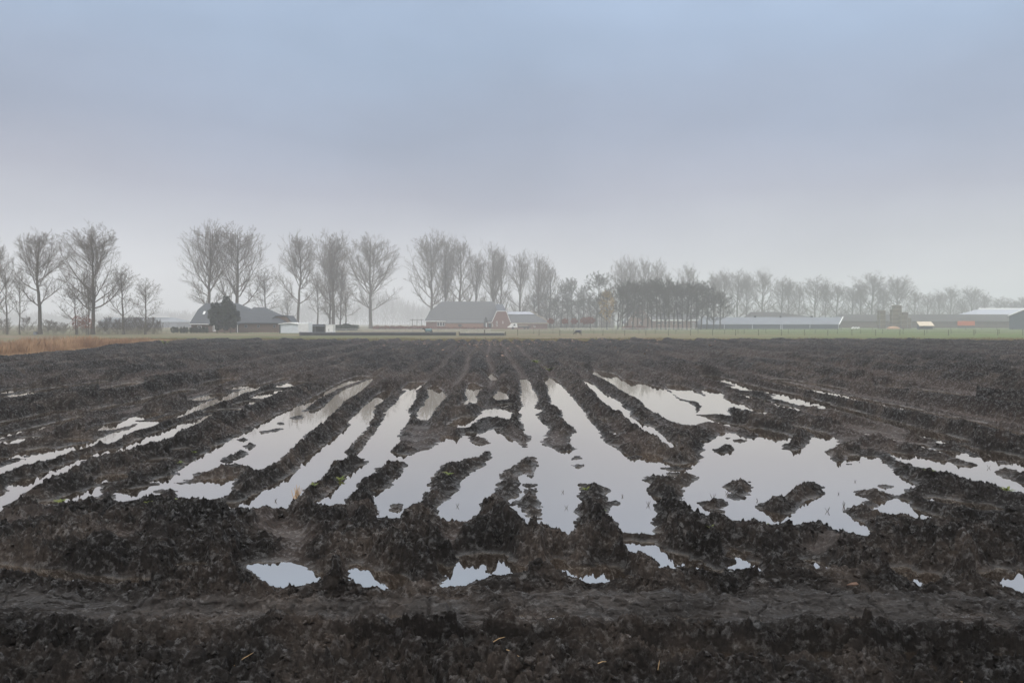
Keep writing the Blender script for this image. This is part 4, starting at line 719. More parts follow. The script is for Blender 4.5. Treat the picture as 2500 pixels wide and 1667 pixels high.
# left farmhouse
b = Bld('farmhouse', 'dark-roofed brick farmhouse on the left with a small bright roof window', 545, 172)
b.box('wall', 467, 586, 791, None, 0, 11, M['brick_br'])
b.hip('roof', (463,626), (502,580), 791, 740, 11.6, M['tile'], (484,606,755))
b.box('gutter', 463.5, 511, 790.6, 792.2, -.55, -.42, M['white'])
for x0, x1 in ((482,492),): b.window(x0, x1, 795, 801)
b.window(520, 527, 794, 809, 0, 2); b.box('door', 576, 583, 794, 811, -.06, .01, M['dark2']); b.box('post', 583.6, 584.6, 793, None, -1.2, -1.05, M['white'])
d_ = 172; sk = MB(b.org); zf = lambda f: pz(791, d_)+(EYE+(HV-740)*(d_+5.8)/F-pz(791, d_))*f
vs = []
for f, xx in ((.46, 496.0), (.46, 500.6), (.60, 503.2), (.60, 498.6)): vs.append((px(xx, d_+5.8*f), d_-.35+(5.8+.35)*f-.14, zf(f)+.02))
vs2 = [(v[0], v[1]+.10, v[2]-.06) for v in vs]; sk.add(*roof_solid(vs, vs2)); sk.build('roof_window', M['white'], b.o)
b = Bld('farmhouse_wing', 'lower brown-brick wing with dark hipped roof between farmhouse and white garage', 632, 168)
b.box('wall', 585, 682, 788, None, 0, 8.5, M['brick_br']); b.hip('roof', (583,700), (618,648), 788, 750.5, 9, M['tile'], None)
b.gable('end_gable', 660, 707, 786, [(696, 771), (672, 771)], 0, 5, M['brick_br'], 1.2)
b.slope('lower_roof', [(640,788),(672,769.8),(696,769.8),(709,787)], 5.4, M['tile'], .2, 1.0)
for x0, x1 in ((597,604),(628,634),(667,673)): b.window(x0, x1, 793, 800, 0, 1, 'greym')
b.box('plinth', 606, 682, 811.2, 812.6, -.2, -.01, M['timber_p'])
# white garage, trailer, shelter, box shed
b = Bld('white_garage', 'white corrugated garage with a slanting roof at the end of the farmhouse wing', 705, 163, 'garage')
mb = MB(b.org)
for i in range(23): x = 685+i*1.87; mb.box(px(x, 163), px(x+1.1, 163), 162.96, 163.3, GZ, pz(790, 163))
mb.build('ribs', M['whitem'], b.o); b.box('wall', 685, 727.6, 790, None, .05, 5, M['whitem']); b.box('corner_post', 682.5, 684.8, 789.5, None, -.2, 5, M['dark2'])
b.slope('roof', [(681,789.8),(706,786.8),(730,789.4)], 6, M['white'], .18, -.4)
b = Bld('slatted_trailer', 'white trailer box with horizontal slats right of the corrugated garage', 741, 160, 'trailer')
b.box('body', 728.2, 753.6, 787.6, 811, 0, 3, M['whitem'])
mb = MB(b.org)
for i in range(7): v = 789.5+i*3.1; mb.box(px(728.4, 160), px(753.4, 160), 159.93, 159.998, pz(v+1.9, 160), pz(v, 160))
mb.build('slats', M['white'], b.o)
for x in (733, 749): MB(b.org).bar((px(x,160),160.2,.12),(px(x,160),160.45,.12),.3,n=12).build('wheel', M['rubber'], b.o)
b = Bld('open_shelter', 'low dark open shelter with a pale roof edge behind the white rails', 774, 168, 'shelter')
b.box('back_wall', 754, 794, 793, None, 3, 3.2, M['dark2']); b.box('roof', 753, 795, 791.2, 793, -.3, 3.4, M['greym']); b.box('fascia', 753, 795, 794.5, 796.5, -.35, -.2, M['greym'])
for x in (756, 769, 792): b.box('post', x, x+.8, 793, None, -.1, .05, M['wire'])
b = Bld('white_box_shed', 'small white box shed right of the open shelter', 804, 160, 'shed')
b.box('wall', 795, 813, 792.5, None, 0, 2.2, M['white']); b.box('roof', 794.6, 813.4, 791.8, 792.6, -.1, 2.4, M['whitem']); b.box('door_gap', 802.4, 803.2, 803, 810, -.03, -.005, M['dark2'])
# riding arena boards
o = thing('arena_board_fence', 'long low dark board fence with a pale top rail before the left farm', 'fence', (px(920,129), 129, GZ))
og = (px(920,129), 129, GZ)
MB(og).box(px(731,129), px(1113,129), 128.95, 129.02, GZ, pz(812.6,129)).build('boards', M['dark2'], o)
MB(og).box(px(731,129), px(1113,129), 128.85, 129.12, pz(812.5,129), pz(811,129)).build('top_rail', M['greym'], o)
for i in range(16): x = 732+i*25.3; MB(og).box(px(x,129), px(x,129)+.1, 129.13, 129.25, GZ, pz(810.5,129)).build('post', M['post'], o)
MB((px(727,128),128,GZ)).box(px(725.4,128), px(728.2,128), 127.9, 128.1, GZ, pz(810,128)).build('pale_post', M['timber_p']); tag(bpy.data.objects['pale_post'], 'pale thick post at the left end of the dark board fence', 'post'); bpy.data.objects['pale_post'].name = 'gate_post'
o = thing('metal_gate', 'low grey gate of pale rails right of the dark board fence', 'gate', (px(1172,128), 128, GZ)); og = (px(1172,128), 128, GZ)
for v in (810.5, 813.5, 816.5): MB(og).box(px(1122,128), px(1232,128), 127.97, 128.03, pz(v+.9,128), pz(v,128)).build('rail', M['wiretape'] if v < 811 else M['greym'], o)
MB(og).box(px(1122,128), px(1232,128), 128.3, 128.34, GZ, pz(813,128)).build('board', M['dark2'], o)
for x in (1120, 1182, 1233): MB(og).box(px(x,128), px(x,128)+.14, 127.9, 128.1, GZ, pz(805 if x == 1182 else 810,128)).build('post', M['post'], o)
# middle farmhouse
b = Bld('brick_farmhouse', 'big grey-roofed red-brick farmhouse in the middle of the picture', 1125, 288)
b.box('wall', 1040, 1206, 783.5, None, 0, 15, M['brick']); b.hip('roof', (1036.5,1216), (1079,1207), 783.5, 736, 16, M['tile2'], (1049,1214,760))
b.box('gutter', 1037, 1089, 783.4, 785.2, -.6, -.45, M['white']); b.window(1067, 1086, 786.5, 796, 0, 3)
b.box('extension_wall', 1089, 1181, 788, None, -2.5, .0, M['brick_or'])
b.slope_ = MB(b.org).add(*roof_solid([(px(1087,288),285.2,pz(788,288)),(px(1183,288),285.2,pz(788,288)),(px(1186,288),291,pz(773.2,288)),(px(1101,288),291,pz(773.2,288))],
    [(px(1087,288),285.2,pz(788.9,288)),(px(1183,288),285.2,pz(788.9,288)),(px(1186,288),291,pz(774.4,288)),(px(1101,288),291,pz(774.4,288))])).build('extension_roof', M['tile2'], b.o)
b.gable('end_gable', 1181, 1189, 788, [(1189,775),(1185,774)], 0, 2.2, M['dark2'], -2.3)
b.box('window', 1120, 1128, 791.5, 797, -2.58, -2.48, M['dark2']); b.box('corner_post', 1186.5, 1189, 788, None, -2.7, -2.5, M['white'])
b.box('canopy', 1191, 1201, 786.4, 788, -2.2, 0, M['white']); b.box('door', 1193, 1199, 789, 802, -.08, .01, M['dark2'])
MB(b.org).box(px(1104,288), px(1107,288), 291, 291.8, pz(775,288), pz(769,288)).build('chimney', M['dark2'], b.o)
b = Bld('brick_gable_barn', 'red-brick front with slanting sides trimmed in white in the middle farmyard', 1223, 282)
b.gable('wall', 1200.5, 1246.5, 787, [(1236,759.5),(1213,759.5)], 0, 12, M['brick'])
for (x0, v0), (x1, v1) in (((1200.5,787),(1213,759.5)), ((1246.5,787),(1236,759.5)), ((1213,759.5),(1236,759.5))):
    p0, p1 = Vector((px(x0,282), 281.9, pz(v0,282))), Vector((px(x1,282), 281.9, pz(v1,282))); MB(b.org).bar(p0, p1, .13, n=4).build('trim', M['white'], b.o)
b.window(1211.5, 1214.5, 784, 796.5); b.window(1226.5, 1229, 784, 790); b.window(1201, 1203.5, 790, 797)
MB(b.org).add(*roof_solid([(px(1213,282),282.5,pz(759.6,282)),(px(1236,282),282.5,pz(759.6,282)),(px(1227,282),288,pz(741,282)),(px(1209,282),288,pz(741,282))],
    [(px(1213,282),294,pz(759.6,282)),(px(1236,282),294,pz(759.6,282)),(px(1227,282),293,pz(741,282)),(px(1209,282),293,pz(741,282))])).build('roof', M['tile_blue'], b.o)
for sg in (0, 1):
    a = ((1200.2,786.8),(1212.7,759.3)) if sg == 0 else ((1236.3,759.3),(1246.8,786.8)); b.slope('side_roof', [a[0], a[1]], 11.5, M['tile'], .2, .4)
b = Bld('barn_wing', 'long low brick wing with a band of pale roof panels right of the brick gable', 1290, 285)
b.box('wall', 1246.8, 1336, 788.5, None, 0, 11, M['brick']); b.hip('roof', (1236,1344), (1238,1290), 788, 760, 12, M['tile2'])
b.box('fascia', 1246, 1342, 788.2, 790.5, -.55, -.4, M['timber_p'])
zf2 = lambda v, y: EYE+(HV-v)*(285+y)/F
MB(b.org).add(*roof_solid([(px(1240,285+4.1),285+4.05,zf2(768,4.1)+.12),(px(1305,285+4.1),285+4.05,zf2(768,4.1)+.12),(px(1295,285+5.5),285+5.45,zf2(762,5.5)+.12),(px(1239,285+5.5),285+5.45,zf2(762,5.5)+.12)],
    [(px(1240,285+4.1),285+4.2,zf2(768,4.1)-.05),(px(1305,285+4.1),285+4.2,zf2(768,4.1)-.05),(px(1295,285+5.5),285+5.6,zf2(762,5.5)-.05),(px(1239,285+5.5),285+5.6,zf2(762,5.5)-.05)])).build('roof_panels', M['solar'], b.o)
MB(b.org).bar((px(1295,290),290.6,zf2(760,5.8)+.1), (px(1343.5,285),284.7,pz(788,285)+.15), .14, n=4).build('hip_edge', M['timber_p'], b.o)
b.window(1303, 1307, 794.5, 798.5)
# flatbed truck
d = 270; s = d/F; o = thing('flatbed_truck', 'white flatbed truck parked before the brick gable, facing left', 'truck', (px(1268,d), d, GZ)); og = (px(1268,d), d, GZ)
def X(x): return px(x, d)
cab = [(X(1239),GZ+.55),(X(1239),pz(797,d)),(X(1243),pz(795.5,d)),(X(1248),pz(789.5,d)),(X(1262),pz(788.8,d)),(X(1264),GZ+.55)]
MB(og).add(*roof_solid([(a,d,z) for a, z in cab], [(a,d+2,z) for a, z in cab])).build('cab', M['white'], o)
win = [(X(1252.5),pz(795,d)),(X(1255),pz(791,d)),(X(1258),pz(791,d)),(X(1258),pz(795.5,d))]
MB(og).add(*roof_solid([(a,d-.04,z) for a, z in win], [(a,d+.02,z) for a, z in win])).build('side_window', M['glass'], o)
ws = [(X(1243.6),d+.15,pz(795.2,d)),(X(1248),d+.15,pz(790,d)),(X(1248),d+1.85,pz(790,d)),(X(1243.6),d+1.85,pz(795.2,d))]
MB(og).add(*roof_solid([(p[0]-.03,p[1],p[2]) for p in ws], [(p[0]+.02,p[1],p[2]) for p in ws])).build('windscreen', M['glass'], o)
MB(og).box(X(1264.5),X(1296),d,d+2.1,GZ+.62,GZ+1.0).build('flatbed', M['dark2'], o)
MB(og).box(X(1266),X(1288),d+.1,d+1.9,GZ+1.0,GZ+1.35).build('load', M['timber_p'], o)
for x in (1252, 1281, 1289): MB(og).bar((X(x),d-.05,GZ+.38),(X(x),d+.25,GZ+.38),.38,n=14).build('wheel', M['rubber'], o)
# wooden frames left of the farmhouse
for i, x in enumerate([1007.5, 1018, 1028.5]):
    o = thing('timber_frame', ['leftmost of three thin T-shaped frames behind the rust-brown hedge','middle one of three thin T-shaped frames behind the rust-brown hedge','rightmost of three thin T-shaped frames, nearest the big farmhouse'][i], 'frame', (px(x,275), 275, GZ), 'thin frames behind the hedge')
    MB().bar((0,0,0),(0,0,pz(779,275)-GZ),.09).build('post', M['post'], o); MB().bar((-.8,0,pz(780.5,275)-GZ),(.8,0,pz(780.5,275)-GZ),.07).build('crossbar', M['post'], o)
# house and low building inside the grove
b = Bld('gabled_house', 'house with white bargeboards and four small upper windows behind the grove', 1561, 292)
b.gable('wall', 1533, 1590, 782, 1562, 746, 10, M['brick_pl']); b.slope('roof', [(1528,788),(1562,743),(1594,786)], 11, M['tile2'], .3)
for a, c in (((1529,786),(1541,768)), ((1576,762),(1592,783))): MB(b.org).bar((px(a[0],292),291.6,pz(a[1],292)),(px(c[0],292),291.6,pz(c[1],292)),.2,n=4).build('bargeboard', M['white'], b.o)
for x in (1551, 1558, 1564.5, 1571): b.window(x, x+4, 768, 776)
for x in (1541, 1560.5): b.window(x, x+6.5, 785, 790.5)
b = Bld('low_farm_building', 'long low pale building with a white roof edge behind the grove', 1652, 296)
b.box('wall', 1593, 1706, 782, None, 0, 9, M['brick_pl']); b.hip('roof', (1590,1709), (1594,1704), 782, 764, 10, M['tile2']); b.box('fascia', 1590, 1709, 780, 783.6, -.6, -.45, M['white'])
for x in (1604, 1620, 1641, 1655): b.window(x, x+9, 786, 791, 0, 1)
b.window(1690, 1695.5, 787, 800, 0, 2)
# long blue-grey barn
b = Bld('long_barn', 'very long low barn with a blue-grey metal roof and white gable edges', 1885, 286, 'barn')
b.box('wall', 1711.5, 2047, 791.5, None, 0, 9, M['darkm'])
yr = 4.5; sc = (286+yr)/286
b.hip('roof', (1711,2047.6), (1711.5,2056.6), 791.5, 774, 9, M['greym'], None, .2)
vsg = [(px(2047.2,286),286.05,GZ),(px(2067.5,286),295,GZ),(px(2067.5,286),295,pz(791.5,286)),(px(2058,290.5),290.5,EYE+(HV-774.2)*290.5/F),(px(2047.2,286),286.05,pz(791.5,286))]
MB(b.org).add(*roof_solid(vsg, [(v[0]-.6,v[1]+.02,v[2]) for v in vsg])).build('end_wall', M['darkm'], b.o)
pk = (px(2058.3,290.5),290.5,EYE+(HV-773.4)*290.5/F)
MB(b.org).bar((px(2047.8,286),285.7,pz(792.2,286)), pk, .2, n=4).build('gable_trim', M['white'], b.o); MB(b.org).bar(pk, (px(2069.5,286),295.2,pz(792,286)), .11, n=4).build('gable_trim', M['white'], b.o)
MB(b.org).bar((px(1711.3,286),285.7,pz(792,286)), (px(1714,290.5),290.4,EYE+(HV-773.6)*290.5/F), .14, n=4).build('gable_trim', M['white'], b.o)
for x in (1844, 1906, 1983): MB(b.org).box(px(x-2.2,290),px(x+2.2,290),290,290.7,EYE+(HV-774.5)*290/F,EYE+(HV-771)*290/F).build('roof_vent', M['dark2'], b.o)
for x in (1768, 1836.5, 1905.5, 1909, 1977, 2046.5): MB(b.org).bar((px(x,286),285.85,GZ),(px(x,286),285.85,pz(791.4,286)),.06,n=6).build('downpipe', M['whitem'], b.o)
# big dark shed behind with crate stacks
b = Bld('dark_long_shed', 'very long dark brown-roofed shed stretching across the right background', 2240, 345, 'shed')
b.box('wall', 2052, 2466, 784, None, 0, 24, M['barnwall']); b.hip('roof', (2050,2468), (2055,2464), 784, 767.5, 24, M['oldroof'], None, .4); b.box('gutter', 2250, 2466, 783.2, 784.8, -.75, -.5, M['wire'])
b = Bld('distant_roof_left', 'low dark roof showing over the long blue-grey barn', 1870, 350, 'shed')
b.box('wall', 1833, 1990, 775, None, 0, 10, M['barnwall']); b.hip('roof', (1831,1992), (1834,1895), 775, 761.5, 10, M['oldroof'])
def crate_stack(x0, x1, vt, d, label, cap=True, tiers=4, mt='timber'):
    b = Bld('crate_stack', label, (x0+x1)/2, d, 'crate stack', 'stacks of wooden crates by the dark shed'); H = pz(vt, d)-GZ; vb = HV+(EYE-GZ)*F/d
    for i in range(tiers):
        va = vb+(vt-vb)*(i+1)/tiers; vc = vb+(vt-vb)*i/tiers; j = random.uniform(-.6, .6)
        cb_ = b.box('crate', x0+j, x1+j, va+.35, vc-.02, 0, 2.2, M[mt])
        b.box('rim', x0+j-.3, x1+j+.3, va, va+.6, -.06, 2.26, M['timber_p'], cb_)
    if cap:
        for x in (x0-1.2, x1+.4): b.box('upright', x, x+.6, vt+3, None, -.2, 0, M['wire'])
crate_stack(2148.5, 2162, 758, 300, 'crate stack left of the tallest one, alone against the shed', True, 4)
crate_stack(2184, 2201, 745, 312, 'tallest dark crate tower, rearmost by the long shed', False, 6)
crate_stack(2179, 2194, 755, 300, 'tall crate stack with pale rims, just left of the highest tower', True, 5)
crate_stack(2200.5, 2214.5, 770, 298, 'medium crate stack right of the highest tower', True, 3)
crate_stack(2215.5, 2224.5, 776, 298, 'lowest narrow crate stack at the right of the group', True, 2)
crate_stack(2204, 2218, 762, 316, 'pale crate stack peeping over the medium stack', False, 4, 'barnwall')
o = thing('sand_heap', 'small orange sand heap at the foot of the crate towers', 'heap', (px(2181,285), 285, GZ)); MB().ball((0,0,0), 16*285/F, 2, .95, 14, 8).build('heap', mat('sand', (.45,.28,.18), .95), o, True)
o = thing('stone_heap', 'small pale stone heap right of the long barn gable', 'heap', (px(2088,286), 286, GZ))
for i in range(6): MB().ball((-1.1+i*.45,0,.25+.18*(i % 2)), .35, .35, .3, 8, 5).build('stone', M['white'], o, True)
b = Bld('shelter_cream_roof', 'small field shelter with a cream sheet roof', 2262, 275, 'shelter')
b.box('wall', 2249, 2279, 794.6, None, .6, 3, M['darkm'])
MB(b.org).add(*roof_solid([(px(2243.5,275),274.6,pz(795,275)),(px(2280,275),274.6,pz(795,275)),(px(2283,275),277.6,pz(784.8,275)),(px(2247,275),277.6,pz(784.8,275))],
    [(px(2243.5,275),274.6,pz(795.9,275)),(px(2280,275),274.6,pz(795.9,275)),(px(2283,275),277.6,pz(786,275)),(px(2247,275),277.6,pz(786,275))])).build('roof', M['cream'], b.o)
for x in (2246, 2278): b.box('post', x, x+.9, 795, None, .1, .25, M['post'])
b = Bld('orange_container', 'orange container standing against the dark shed', 2362, 335, 'container')
b.box('body', 2345, 2380, 783.6, 795, 0, 2.4, M['orange']); mb = MB(b.org)
for i in range(12): x = 2346+i*2.85; mb.box(px(x,335), px(x+1.2,335), 334.93, 334.998, pz(794.6,335), pz(784,335))
mb.build('ribs', mat('orange_rib', (.55,.17,.08), .6), b.o); b.box('base', 2345, 2380, 795.02, None, .1, 2.3, M['dark2'])
b = Bld('grey_gable_shed', 'blue-grey shed with a white roof edge cut by the right border', 2500, 272, 'shed')
b.gable('wall', 2464, 2560, 769, 2512, 752, 22, M['darkm']); b.slope('roof', [(2459,771),(2512,750),(2562,770)], 24, M['greym'], .35)
for ch in b.o.children:
    for v in ch.data.vertices: v.co.x += max(v.co.y, 0)*(2462-1250)/F      # its long side runs away to the right
MB(b.org).bar((px(2459,272),271.6,pz(770.8,272)), (px(2512,272),271.6,pz(749.8,272)), .2, n=4).build('bargeboard', M['white'], b.o)
b = Bld('pale_roof_shed', 'wide shed with pale blue roof and white ridge peeping over the dark shed', 2420, 400, 'shed')
b.box('wall', 2384, 2560, 770, None, 0, 20, M['darkm']); b.hip('roof', (2380,2570), (2389,2560), 770, 755, 20, M['solar']); MB(b.org).bar((px(2389,410),410,EYE+(HV-755)*410/F),(px(2560,410),410,EYE+(HV-755)*410/F),.55,n=6).build('ridge_cap', M['white'], b.o)
b = Bld('pale_greenhouse', 'faint long building with a white roof line seen through the left trees', 350, 400, 'building')
b.box('wall', 240, 432, 786, None, 0, 20, M['greym']); b.hip('roof', (238,434), (262,425), 786, 775, 20, M['greym']); MB(b.org).box(px(287,408),px(412,408),407,409,EYE+(HV-774.5)*408/F,EYE+(HV-772)*408/F).build('ridge_light', M['white'], b.o)
b = Bld('grey_cabinet', 'small grey cabinet left of the thick-trunked left tree', 84, 138, 'cabinet'); b.box('body', 81.5, 87.5, 810, None, 0, .5, M['greym']); b.box('lid', 81.2, 87.8, 809.4, 810.02, -.05, .55, M['darkm'])

# ------------------------------------------------------------------ fences
def fence(name, label, xs, vtop, d, r, wires, mt_post='post', wr=.012, wm='wire'):
    x0 = (xs[0]+xs[-1])/2; o = thing(name, label, 'fence', (px(x0,d), d, GZ)); ox = px(x0, d)
    for x in xs: 
        hh = pz(vtop+random.uniform(-.7,.7), d)-GZ; MB().bar((px(x,d)-ox,0,0),(px(x,d)-ox+random.uniform(-.03,.03),0,hh), r, r*.9, 7).build('post', M[mt_post], o)
    H = pz(vtop, d)-GZ
    for f in wires:
        mb = MB()
        for a, c in zip(xs[:-1], xs[1:]): mb.bar((px(a,d)-ox,-.06,H*f),(px(c,d)-ox,-.06,H*f),wr,n=4)
        mb.build('wire' if wm == 'wire' else 'rail', M[wm], o)
fence('post_and_wire_fence', 'nearest dark post and wire fence across the right pasture', [1264,1316,1367,1419,1472,1525,1577,1632,1686,1740,1796,1852,1908,1965,2021,2080,2138,2197,2257,2316,2378,2436,2497,2555], 804.5, 129, .04, (.35,.62,.9))
fence('second_wire_fence', 'thinner wire fence behind the nearest one in the pasture', [1303,1350,1400,1450,1504,1560,1600,1650,1704,1769,1802,1817,1870,1925,1990,2045,2101,2155,2205,2263,2322,2382,2440,2500,2560], 803.5, 150, .032, (.4,.85))
fence('white_rail_fence', 'white tape fence behind the dark boards of the left farm', list(range(815, 1200, 32)), 803, 175, .035, (.55,.95), 'wire', .035, 'wiretape')
fence('pasture_rail_fence', 'pale rail fence before the grove and the gabled house', list(range(1365, 1720, 26)), 800.5, 205, .04, (.45,.75,.98), 'post', .03, 'wiretape')
fence('far_pasture_fence', 'faint far fence in front of the dark shed on the right', list(range(1750, 2540, 38)), 800, 230, .05, (.5,.9), 'post', .014)

# ------------------------------------------------------------------ two ponies in rugs
def pony(label, x, d, rug, hgt, face, graze):
    o = thing('pony', label, 'pony', (px(x, d), d, GZ)); s = hgt
    vs = [(0,0,.78),(.42*face,0,.80),(.60*face,0,.92 if not graze else .70),(.80*face,0,1.12 if not graze else .38),(1.02*face,0,1.0 if not graze else .14),(-.40*face,0,.80),(-.55*face,0,.74),(-.66*face,0,.42)]
    ra = [.24,.23,.14,.11,.065,.23,.10,.035]; ed = [(0,1),(1,2),(2,3),(3,4),(0,5),(5,6),(6,7)]
    for sx_, sy in ((.40,.11),(.40,-.11),(-.42,.12),(-.42,-.12)):
        root = 1 if sx_ > 0 else 5; n = len(vs); kx = (.03 if sx_ > 0 else -.07)*face
        vs += [(sx_*face,sy,.55),(sx_*face+kx,sy,.30),(sx_*face+kx*.3,sy,.03)]; ra += [.11,.05,.045]; ed += [(root,n),(n,n+1),(n+1,n+2)]
    me = bpy.data.meshes.new('pony_body'); me.from_pydata([tuple(c*s for c in v) for v in vs], ed, []); b = link_mesh('body', me, M['coat'], o)
    m = b.modifiers.new('skin', 'SKIN'); b.modifiers.new('sub', 'SUBSURF').levels = 1
    for i, r in enumerate(ra): me.skin_vertices[0].data[i].radius = (r*s, r*s)
    me.skin_vertices[0].data[0].use_root = True
    mb = MB(); n = 12
    ring = []
    for kx in (-.56, -.3, 0, .3, .5):
        rr = .275 if abs(kx) < .45 else .24
        ring.append([(kx*face*s, rr*s*math.sin(t), (.80+rr*math.cos(t))*s-(.12*s if abs(t) > 1.6 else 0)) for t in np.linspace(-2.0, 2.0, n)])
    vs2 = [p for r_ in ring for p in r_]; fs = [(i*n+j, i*n+j+1, (i+1)*n+j+1, (i+1)*n+j) for i in range(4) for j in range(n-1)]
    mb.add(vs2, fs); rg_ = mb.build('rug', M[rug], o, True); sm = rg_.modifiers.new('solid', 'SOLIDIFY'); sm.thickness = .02
    mb = MB()
    for sy in (.04, -.04): mb.bar((.80*face*s, sy*s, (1.2 if not graze else .46)*s), (.80*face*s, sy*1.3*s, (1.32 if not graze else .56)*s), .03*s, .008*s, 5)
    mb.build('ears', M['coat'], o)
pony('pony in a pale teal rug standing behind the dark board fence', 1046, 134, 'rug_teal', .95, -1, False)
pony('small pony in a dark blue rug grazing in the pasture', 1411, 134, 'rug_blue', .72, -1, True)

# ------------------------------------------------------------------ reeds, debris, weeds
def zat(x, y):     # height of the field under a point
    r = np.clip(np.searchsorted(dd, y), 0, NR-1); c = np.clip((x/y+UM)/(2*UM)*(NC-1), 0, NC-1).astype(int); return h[r, c]
def blades(n, xf, hmin, hmax, wd, seed, name):
    rg = np.random.default_rng(seed); p, dens = xf(n, rg); m = len(p); hh = rg.uniform(hmin, hmax, m)*dens; le = rg.normal(0, .16, (m, 2)); a = rg.uniform(0, 3.14, m); wv_ = np.stack([np.cos(a), np.sin(a), 0*a], 1)*wd*rg.uniform(.6, 1.4, (m, 1))
    top = p+np.stack([le[:, 0]*hh, le[:, 1]*hh, hh], 1); mid = p+np.stack([le[:, 0]*hh*.35, le[:, 1]*hh*.35, hh*.6], 1)
    V = np.stack([p-wv_, p+wv_, mid+wv_*.9, top+wv_*.25, top-wv_*.25, mid-wv_*.9], 1).reshape(-1, 3); return np_mesh(name, V, np.arange(m*6).reshape(-1, 6))
def reedpts(n, rg):
    y = rg.uniform(36, 78, n)**1.0; t = rg.uniform(0, 1, n)**1.25; edge_ = np.interp(y, [36, 47, 56, 66, 74, 80], [-24.1,-25.2,-26.6,-28.2,-29.4,-30.4]); x = edge_+.25-t*7.5
    k = gn(x*.6, y*.25, 70); keep = (k > -.42+.25*t) ; f = np.clip(1-.25*t+1.1*gn(x*.35, y*.3, 71), .35, 1.35)*np.clip((84-y)/22, .4, 1)*np.where(t < .06, .45, 1)
    return np.stack([x, y, np.full(n, GZ)], 1)[keep], f[keep]
tag(link_mesh('dry_reeds', blades(60000, reedpts, .35, .82, .012, 5, 'dry_reeds'), M['reed']), 'orange-tan dry reeds along the left side of the field', 'reeds', kind='stuff')
M['grassblade'] = mat('verge_grass', (.17,.17,.085), .9, (.23,.17,.11), .12, .1, detail=3)
def vergepts(n, rg):
    x = rg.uniform(-46, 62, n); y = rg.uniform(79.8, 96, n); k = gn(x*.25, y*.6, 72); return np.stack([x, y, np.full(n, GZ)], 1), np.clip(.6+1.2*k, .25, 1.2)
tag(link_mesh('verge_grass', blades(60000, vergepts, .12, .36, .02, 6, 'verge_grass'), M['grassblade']), 'rough green and tan grass verge beyond the ploughed soil', 'grass', kind='stuff')
def debris():
    rg = np.random.default_rng(8); n = 1500; x_ = rg.normal(1330, 260, n); v_ = 833+rg.gamma(1.6, 7, n); ok = (x_ > 800) & (x_ < 1900) & (v_ < 885)
    x_, v_ = x_[ok], v_[ok]; k = gn(x_*.03, v_*.12, 73) > -.05; x_, v_ = x_[k], v_[k]; d = EYE*F/(v_-HV); X = px(x_, d); ok = d < 78; X, d = X[ok], d[ok]; m = len(X)
    z = zat(X, d)+.02; a = rg.uniform(0, 6.28, m); s = rg.uniform(.03, .10, m); t = rg.uniform(.2, 1.2, m)
    c = np.stack([X, d, z+s*.3], 1); e1 = np.stack([np.cos(a), np.sin(a), .3*np.sin(a*3)], 1)*s[:, None]; e2 = np.stack([-np.sin(a)*np.cos(t), np.cos(a)*np.cos(t), np.sin(t)], 1)*s[:, None]*.45
    V = np.stack([c-e1, c-e2*.9, c+e1*.6-e2*.5, c+e1, c+e2, c-e1*.5+e2*.8], 1).reshape(-1, 3); return np_mesh('crop_leaves', V, np.arange(m*6).reshape(-1, 6))
tag(link_mesh('crop_leaves', debris(), M['debris']), 'pinkish dead crop leaves littering the far middle of the field', 'crop leaves', kind='stuff')
def weed(x, v, size, label, mt='leafg', n=9, name='weed', cat='weed', group=None, zoff=0.0, upr=.6):
    d = EYE*F/(v-HV); X = px(x, d); z = float(zat(np.array([X]), np.array([d]))[0]); z = max(z, 0.0)+zoff
    d2 = (EYE-z)*F/(v-HV); X = px(x, d2); z = max(float(zat(np.array([X]), np.array([d2]))[0]), 0)
    mb = MB()
    for i in range(n):
        a = 6.28*i/n+random.uniform(-.3, .3); up = random.uniform(upr*.5, upr*1.4); l = size*random.uniform(.6, 1.1); dx, dy = math.cos(a), math.sin(a); wv_ = size*.16
        p1 = (dx*l*.5, dy*l*.5, l*up*.7); p2 = (dx*l, dy*l, l*up*.8)
        mb.add([(0,0,0),(p1[0]-dy*wv_,p1[1]+dx*wv_,p1[2]),p2,(p1[0]+dy*wv_,p1[1]-dx*wv_,p1[2]),(p1[0],p1[1],p1[2]+wv_*.25)], [(0,3,4),(0,4,1),(1,4,2),(4,3,2)])
    o = mb.build(name, M[mt]); o.location = (X, d2, z-.005); tag(o, label, cat, group); return o
WG = 'small green weeds on the mud'
